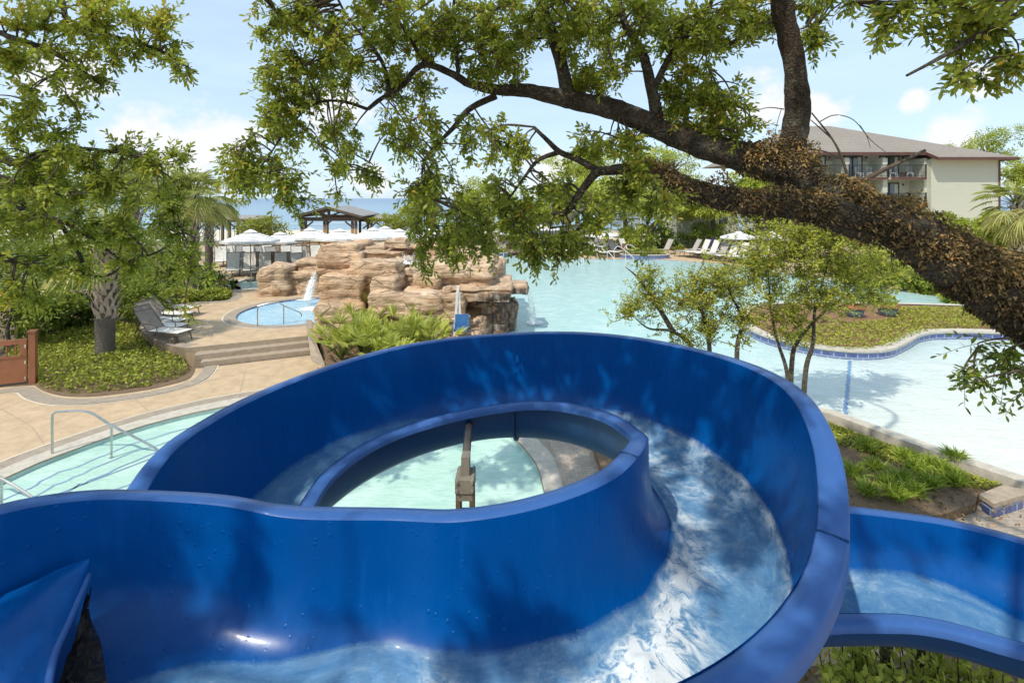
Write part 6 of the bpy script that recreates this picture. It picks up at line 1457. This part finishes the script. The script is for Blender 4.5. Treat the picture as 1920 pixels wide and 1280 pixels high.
# crown clusters: image place, depth, half sizes in metres, number of branchlets
fl = Foliage(nodes, 5)
def cp(px, py, d, rx, rz, ry, nb, **k): fl.cluster(at(px, py, d), (rx/F*d, ry, rz/F*d), nb, **k)
for q in [  # px, py, depth, rx px, rz px, ry m, branchlets, hang
    (560, 40, 6.0, 70, 60, .6, 16, .05), (540, 150, 6.0, 55, 60, .5, 15, .1), (510, 240, 5.9, 60, 45, .5, 15, .12), (480, 300, 5.85, 55, 40, .4, 14, .2), (460, 330, 5.85, 25, 22, .3, 5, .15), (535, 330, 5.85, 30, 35, .3, 7, .2), (555, 378, 5.85, 14, 8, .2, 2, .05),
    (640, 120, 6.1, 60, 60, .6, 14, .05), (620, 220, 6.0, 50, 45, .5, 11, .1), (650, 290, 5.9, 30, 35, .3, 5, .15), (695, 315, 5.9, 16, 35, .3, 4, .15), (630, 368, 5.9, 18, 5, .2, 1, .0),
    (700, 40, 6.0, 60, 50, .7, 14, 0), (780, 60, 6.0, 60, 60, .7, 15, 0), (740, 240, 5.95, 50, 40, .5, 9, .15), (760, 160, 6.1, 45, 35, .5, 8, 0),
    (800, 230, 5.9, 35, 45, .4, 8, .2), (830, 320, 5.8, 45, 50, .4, 10, .35), (870, 380, 5.75, 40, 45, .4, 10, .4), (800, 400, 5.8, 25, 35, .3, 5, .4), (845, 445, 5.75, 30, 30, .3, 6, .35), (900, 440, 5.7, 25, 35, .3, 6, .3), (790, 455, 5.8, 12, 25, .15, 3, .3), (770, 350, 5.8, 18, 18, .25, 2, .1),
    (870, 50, 6.0, 70, 60, .8, 17, 0), (950, 60, 5.9, 60, 70, .8, 16, 0), (930, 130, 6.0, 45, 35, .5, 8, 0), (900, 250, 5.8, 45, 40, .4, 8, .2), (960, 280, 5.6, 45, 40, .5, 9, .15), (950, 350, 5.5, 40, 40, .4, 9, .3), (970, 410, 5.5, 35, 35, .35, 8, .3),
    (1040, 340, 5.5, 45, 35, .4, 7, .2), (1010, 440, 5.45, 30, 25, .3, 7, .25), (1060, 440, 5.45, 28, 25, .3, 7, .25), (1000, 470, 5.45, 12, 15, .15, 2, .1), (1085, 455, 5.45, 14, 12, .2, 2, .1), (1110, 385, 5.45, 45, 30, .35, 6, .2),
    (1040, 30, 5.8, 60, 50, .8, 15, 0), (1110, 70, 5.7, 60, 60, .8, 15, 0), (1120, 150, 5.7, 45, 40, .5, 9, 0), (1190, 60, 5.6, 50, 60, .7, 12, 0), (1170, 260, 5.55, 45, 30, .4, 7, .1), (1120, 270, 5.5, 40, 30, .4, 6, .1),
    (1200, 330, 5.35, 45, 40, .4, 7, .2), (1230, 370, 5.3, 25, 35, .3, 4, .25), (1160, 350, 5.4, 35, 25, .3, 5, .15), (1215, 420, 5.3, 10, 25, .12, 2, .3),
    (1290, 70, 5.5, 55, 60, .6, 13, 0), (1360, 50, 5.4, 50, 50, .6, 12, 0), (1420, 40, 5.3, 35, 40, .5, 6, 0), (1300, 160, 5.5, 50, 35, .5, 9, 0), (1350, 180, 5.4, 45, 30, .5, 9, .05), (1380, 235, 5.4, 35, 22, .35, 6, .1), (1330, 235, 5.4, 35, 15, .3, 5, 0), (1270, 210, 5.55, 35, 20, .4, 5, 0),
    (1505, 60, 5.15, 25, 10, .15, 1, .05), (1520, 70, 5.1, 10, 10, .1, 1, .0), (1560, -10, 5.0, 50, 25, .4, 5, .05)]:
    fl.cluster(at(q[0], q[1], q[2]), (q[3]/F*q[2], q[5], q[4]/F*q[2]), max(1, int(q[6]*(1.85 if q[1] < 210 else 1.1)+.5)), hang=q[7]*.8, nt=7, nl=10, L=.074)
# right hand branch of the same oak, nearer
rb = limb('limb', L3((2150, -60, 4.2), (2000, -10, 4.2), (1900, 32, 4.2), (1820, 75, 4.2), (1760, 110, 4.2), (1700, 142, 4.2)), .045, .012, 9, .12, 20)
limb('limb', L3((2330, 860, 4.1), (2500, 200, 4.0), (2350, -150, 4.1), (2150, -60, 4.2)), .30, .05, 14, .12, 21, nd=False)
for q in [(1780, 20, 4.3, 60, 35, .4, 9, .05), (1860, 60, 4.3, 50, 40, .4, 9, .1), (1700, 20, 4.35, 40, 25, .3, 5, .05), (1880, 110, 4.2, 35, 25, .3, 5, .1), (1800, 130, 4.25, 25, 12, .2, 2, .05), (1900, 10, 4.1, 50, 30, .4, 8, .05), (1670, 50, 4.3, 15, 10, .15, 1, 0)]:
    fl.cluster(at(q[0], q[1], q[2]), (q[3]/F*q[2], q[5], q[4]/F*q[2]), q[6], hang=q[7], nt=7, nl=8, L=.085)
# spray under the limb at the right edge
for q in [(1870, 665, 4.2, 45, 30, .2, 5, .1), (1850, 700, 4.2, 30, 15, .2, 3, .05), (1905, 690, 4.1, 25, 20, .2, 3, .1)]:
    fl.nodes.append(at(1935, 640, 4.3)); fl.cluster(at(q[0], q[1], q[2]), (q[3]/F*q[2], q[5], q[4]/F*q[2]), q[6], hang=q[7], nt=6, nl=8, L=.065, t0=.34)
# rest of the crown, out of view, clusters placed to dapple and shade the slide
top_nodes = []
for pts, r in (([at(1480, -260, 4.8), (1.2, 3.4, 9.3), (-1.0, 2.8, 9.6), (-3.0, 2.4, 9.2)], .09), ([at(1480, -260, 4.8), (2.6, 2.2, 9.6), (1.6, .6, 9.8), (.4, -.6, 9.6)], .08), ([at(970, -140, 5.6), (-.8, 4.6, 9.0), (-2.2, 4.2, 9.2)], .05), ([(1.2, 3.4, 9.3), (.6, 5.0, 9.6), (-.5, 6.3, 9.2)], .05), ([at(1500, -450, 4.5), (4.0, 5.2, 10.0), (3.4, 6.8, 10.0)], .06), ([(2.6, 2.2, 9.6), (3.6, 1.0, 9.4), (3.2, -1.0, 9.4)], .05), ([(1.6, .6, 9.8), (-.6, -1.4, 9.3), (-2.4, -1.6, 9.1), (-4.6, -1.2, 8.9)], .06)):
    P = limb('limb', pts, r, .02, 8, .1, 30, 5)
for c, rad, nb in (((-2.6, 2.4, 8.7), (1.3, 1.0, .8), 22), ((-1.0, 2.6, 9.0), (1.1, 1.1, .8), 16), ((.6, 2.4, 9.1), (1.2, 1.1, .9), 22), ((1.9, 1.4, 9.0), (1.1, 1.1, .8), 20), ((-.4, 4.4, 8.9), (1.2, .9, .7), 22), ((-1.9, 4.3, 8.7), (1.0, .9, .7), 18), ((1.2, 3.8, 9.0), (1.0, .9, .7), 14), ((-.2, .6, 9.2), (1.4, .9, .8), 18), ((2.8, 3.6, 9.6), (1.2, 1.2, .8), 16), ((-3.4, 3.4, 8.3), (1.0, 1.0, .8), 16), ((3.2, -.6, 9.2), (1.1, .9, .7), 12), ((-1.8, .9, 9.0), (1.1, .8, .6), 10), ((-4.3, .7, 8.9), (.7, .6, .6), 9), ((-3.1, .2, 9.1), (.45, .5, .5), 8), ((-2.3, .4, 8.8), (.35, .5, .5), 6), ((-1.5, -.4, 9.2), (.7, .5, .5), 10), ((-5.2, 1.4, 8.6), (.6, .6, .5), 7), ((-4.3, 2.2, 8.8), (.9, .6, .5), 22), ((-3.0, 1.8, 8.9), (.8, .6, .5), 20), ((-1.7, 2.1, 9.0), (.8, .6, .5), 18), ((-5.3, .9, 8.6), (.6, .7, .5), 12), ((-2.0, 2.9, 8.7), (.6, .5, .5), 12), ((-.9, 1.6, 8.9), (.6, .5, .5), 12), ((.4, 1.3, 9.1), (.6, .5, .5), 10), ((-3.2, 2.0, 8.6), (.5, .5, .5), 9), ((-4.6, -1.2, 8.6), (.55, .6, .5), 9), ((-3.6, -1.7, 8.9), (.35, .5, .5), 7), ((-2.8, -1.2, 8.7), (.3, .5, .5), 7), ((-2.0, -1.8, 9.0), (.4, .5, .5), 9), ((-1.1, -1.3, 9.0), (.5, .6, .5), 11), ((.2, -1.6, 9.2), (.5, .6, .5), 10), ((-.6, -2.4, 9.1), (.5, .5, .5), 8)):
    fl.cluster(c, rad, int(nb*(1.15 if c[1] > 2 else 1.0)), nt=9, nl=9, L=.10)
fl.build(oak)

# --- neighbouring oak at the left edge
OB2 = Vector((-8.6, 4.6, 0)); oak2 = empty('live_oak', tuple(OB2), 0, 'live oak outside the picture edge with leafy sprays over the garden gate', 'tree')
n2 = []
def limb2(name, pts, r0, r1, n=10, seed=0):
    m = MB(); P = limb_mesh(m, pts, r0, r1, n, .12, 6, seed); n2.extend(P[len(P)//4:]); m.v = [tuple(Vector(v)-OB2) for v in m.v]; m.build(name, M_bark, oak2, True)
m = MB(); P = limb_mesh(m, [OB2+Vector((0, 0, -.2)), OB2+Vector((.1, 0, 1.6)), OB2+Vector((0, .1, 3.4)), OB2+Vector((.2, .3, 5.2)), OB2+Vector((.4, .6, 7.2))], .30, .12, 16, .12, 6, 40); m.v = [tuple(Vector(v)-OB2) for v in m.v]; m.build('trunk', M_bark, oak2, True); TR = OB2+Vector((.1, .2, 4.0))
limb2('limb', [TR, at(-60, 312, 6.2), at(30, 305, 6.2), at(90, 283, 6.2), at(170, 280, 6.2), at(250, 292, 6.2)], .07, .012, 10, 41)
limb2('limb', [at(-60, 312, 6.2), at(30, 340, 6.2), at(90, 355, 6.2), at(140, 385, 6.2)], .04, .01, 8, 42)
limb2('limb', [TR-Vector((0, 0, .6)), at(-40, 360, 6.6), at(20, 375, 6.6), at(50, 398, 6.6), at(110, 413, 6.6), at(160, 440, 6.6), at(230, 490, 6.6)], .06, .012, 10, 43)
limb2('limb', [at(110, 413, 6.6), at(150, 480, 6.6), at(165, 515, 6.6), at(205, 515, 6.6), at(235, 496, 6.6), at(300, 470, 6.6), at(345, 440, 6.6)], .028, .008, 8, 44)
limb2('limb', [at(-40, 470, 6.3), at(30, 490, 6.3), at(100, 500, 6.3), at(165, 515, 6.3)], .04, .02, 8, 45)
limb2('limb', [TR+Vector((0, 0, 2.6)), at(-60, 60, 6.0), at(20, 70, 6.0), at(90, 95, 6.0), at(150, 130, 6.0), at(190, 160, 6.0)], .05, .01, 8, 46)
limb2('limb', [TR+Vector((.2, .2, 3.0)), at(60, -20, 6.2), at(130, 40, 6.2), at(220, 70, 6.2), at(300, 95, 6.2), at(365, 135, 6.2)], .05, .008, 8, 47)
limb2('limb', [at(130, 40, 6.2), at(170, 80, 6.2), at(150, 110, 6.2), at(60, 170, 6.2), at(70, 230, 6.2)], .02, .008, 7, 48)
f2 = Foliage(n2, 9)
for q in [(60, 30, 6.1, 80, 40, .6, 13, 0, .5), (160, 30, 6.1, 70, 40, .6, 12, 0, .52), (250, 30, 6.1, 60, 35, .5, 10, 0, .55), (300, 60, 6.1, 30, 25, .3, 4, 0, .55), (50, 100, 6.0, 60, 45, .5, 10, .05, .5), (130, 110, 6.0, 55, 35, .5, 8, .05, .45), (215, 95, 6.1, 40, 22, .3, 5, 0, .5), (290, 95, 6.2, 35, 15, .3, 4, 0, .45), (340, 125, 6.2, 22, 12, .2, 3, 0, .5), (180, 145, 6.0, 25, 12, .25, 3, .05, .32), (20, 190, 6.1, 40, 40, .4, 6, .05, .48), (90, 190, 6.1, 40, 30, .4, 4, .05, .42), (45, 245, 6.1, 50, 25, .4, 6, .05, .42), (120, 225, 6.1, 22, 18, .25, 2, .05, .38),
          (60, 300, 6.2, 60, 35, .5, 9, .05, .40), (150, 285, 6.2, 50, 25, .45, 7, .05, .38), (230, 280, 6.2, 40, 20, .35, 5, .05, .42), (300, 295, 6.3, 35, 22, .35, 5, .05, .42), (335, 290, 6.3, 15, 10, .2, 2, .0, .42), (100, 350, 6.2, 70, 35, .5, 10, .08, .36), (200, 340, 6.3, 60, 35, .5, 8, .08, .38), (290, 360, 6.4, 45, 35, .4, 6, .1, .36), (50, 400, 6.5, 60, 35, .5, 9, .08, .38), (150, 420, 6.6, 60, 30, .5, 8, .08, .38), (250, 420, 6.6, 50, 35, .45, 7, .1, .38), (325, 415, 6.6, 25, 28, .35, 4, .08, .36), (350, 455, 6.6, 22, 20, .3, 2, .08, .35), (60, 480, 6.4, 60, 30, .5, 8, .05, .42), (150, 500, 6.5, 50, 20, .4, 5, .05, .4), (270, 475, 6.6, 40, 22, .4, 5, .08, .38), (345, 505, 6.6, 22, 14, .3, 2, .05, .42), (345, 590, 6.6, 12, 8, .15, 1, .0, .5), (30, 550, 6.3, 40, 30, .35, 5, .05, .48), (410, 490, 6.6, 8, 20, .15, 1, .1, .45)]:
    f2.cluster(at(q[0], q[1], q[2]), (q[3]/F*q[2], q[5], q[4]/F*q[2]), int(q[6]*(1.15 if q[1] < 270 else 1.4)+.5), hang=q[7], nt=7, nl=10, L=.078, t0=q[8]+.24)
f2.nodes += [OB2+Vector((.4, .6, 7.0)), OB2+Vector((.3, .4, 6.0))]
for c, rad, nb in (((-7.6, 4.4, 8.2), (1.4, 1.4, .9), 22), ((-6.6, 5.4, 8.4), (1.2, 1.2, .7), 14)): f2.cluster(c, rad, nb, nt=8, nl=8, L=.10)
f2.build(oak2)
# ------------------------------------------------------------------ daylight
SUN_DIR = Vector((-.38, -.46, .80)).normalized()
sd = bpy.data.lights.new('sun', 'SUN'); sun = bpy.data.objects.new('sun', sd); COL.objects.link(sun)
sd.energy = 3.9; sd.angle = R(.6); sd.color = (1, .94, .82)
sun.rotation_euler = (-SUN_DIR).to_track_quat('-Z', 'Y').to_euler(); sun.location = (-20, -15, 40)
w = bpy.data.worlds.new('World'); scene.world = w; w.use_nodes = True
nt = w.node_tree; N = nt.nodes; Lk = nt.links; bg = N['Background']
sky = N.new('ShaderNodeTexSky'); sky.sky_type = 'NISHITA'; sky.sun_disc = False
sky.sun_elevation = math.asin(SUN_DIR.z); sky.sun_rotation = math.atan2(SUN_DIR.x, SUN_DIR.y)
sky.air_density = 1.0; sky.dust_density = .6; sky.ozone_density = 1.6; sky.altitude = 0
bg.inputs[1].default_value = .15
# fair-weather cumulus near the horizon and thin high veils
tc = N.new('ShaderNodeTexCoord')
def wn(t, **k):
    x = N.new(t)
    for a, b in k.items(): setattr(x, a, b)
    return x
def wmath(op, a, b=0., cl=False):
    x = wn('ShaderNodeMath', operation=op); x.use_clamp = cl
    for s_, v in ((x.inputs[0], a), (x.inputs[1], b)):
        if hasattr(v, 'links'): Lk.new(v, s_)
        else: s_.default_value = v
    return x.outputs[0]
def wnoise(scale, sc, det=8, rough=.6):
    mp = wn('ShaderNodeMapping'); mp.inputs['Scale'].default_value = sc; Lk.new(tc.outputs['Generated'], mp.inputs[0])
    x = wn('ShaderNodeTexNoise'); x.inputs['Scale'].default_value = scale; x.inputs['Detail'].default_value = det; x.inputs['Roughness'].default_value = rough
    Lk.new(mp.outputs[0], x.inputs[0]); return x.outputs[0]
n1 = wnoise(13, (1, 1, 1.25), 9, .58); cov = None
def pdir(px, py): return Vector(((px-960)/F, 1, (372-py)/F)).normalized()
for px, py, rad in ((345, 268, .085), (415, 275, .075), (250, 255, .05), (620, 195, .07), (700, 335, .035), (1430, 205, .06), (1530, 205, .045), (1370, 225, .045), (1800, 248, .036), (1030, 330, .06), (1715, 190, .022), (1830, 150, .025), (120, 150, .06)):
    d = wn('ShaderNodeVectorMath', operation='DISTANCE'); Lk.new(tc.outputs['Generated'], d.inputs[0]); d.inputs[1].default_value = pdir(px, py)
    m_ = wmath('SUBTRACT', 1.0, wmath('DIVIDE', d.outputs['Value'], rad*1.5), True)
    cov = m_ if cov is None else wmath('MAXIMUM', cov, m_)
den = wmath('ADD', wmath('MULTIPLY', cov, .62), wmath('MULTIPLY', wmath('SUBTRACT', n1, .5), 1.15))
cr = wn('ShaderNodeValToRGB'); cr.color_ramp.elements[0].position = .20; cr.color_ramp.elements[1].position = .42; Lk.new(den, cr.inputs[0])
n2 = wnoise(3.2, (1, 1, 5), 7, .62)
cv = wn('ShaderNodeValToRGB'); cv.color_ramp.elements[0].position = .42; cv.color_ramp.elements[1].position = .8; cv.color_ramp.elements[1].color = (.45, .45, .45, 1); Lk.new(n2, cv.inputs[0])
mx0 = wn('ShaderNodeMix', data_type='RGBA'); Lk.new(wmath('ADD', wmath('MULTIPLY', cv.outputs[0], .5), .62), mx0.inputs[0]); Lk.new(sky.outputs[0], mx0.inputs[6]); mx0.inputs[7].default_value = (5.2, 6.7, 8.3, 1)
mx = wn('ShaderNodeMix', data_type='RGBA'); Lk.new(cr.outputs[0], mx.inputs[0]); Lk.new(mx0.outputs[2], mx.inputs[6]); mx.inputs[7].default_value = (6.6, 6.7, 6.8, 1)
Lk.new(mx.outputs[2], bg.inputs[0])
scene.view_settings.view_transform = 'Standard'; scene.view_settings.look = 'None'; scene.view_settings.exposure = 0; scene.view_settings.gamma = 1
scene.cycles.use_denoising = True; scene.cycles.use_adaptive_sampling = True; scene.cycles.adaptive_threshold = .03
scene.cycles.max_bounces = 6; scene.cycles.transparent_max_bounces = 10; scene.cycles.diffuse_bounces = 3; scene.cycles.glossy_bounces = 3
scene.cycles.sample_clamp_indirect = 6
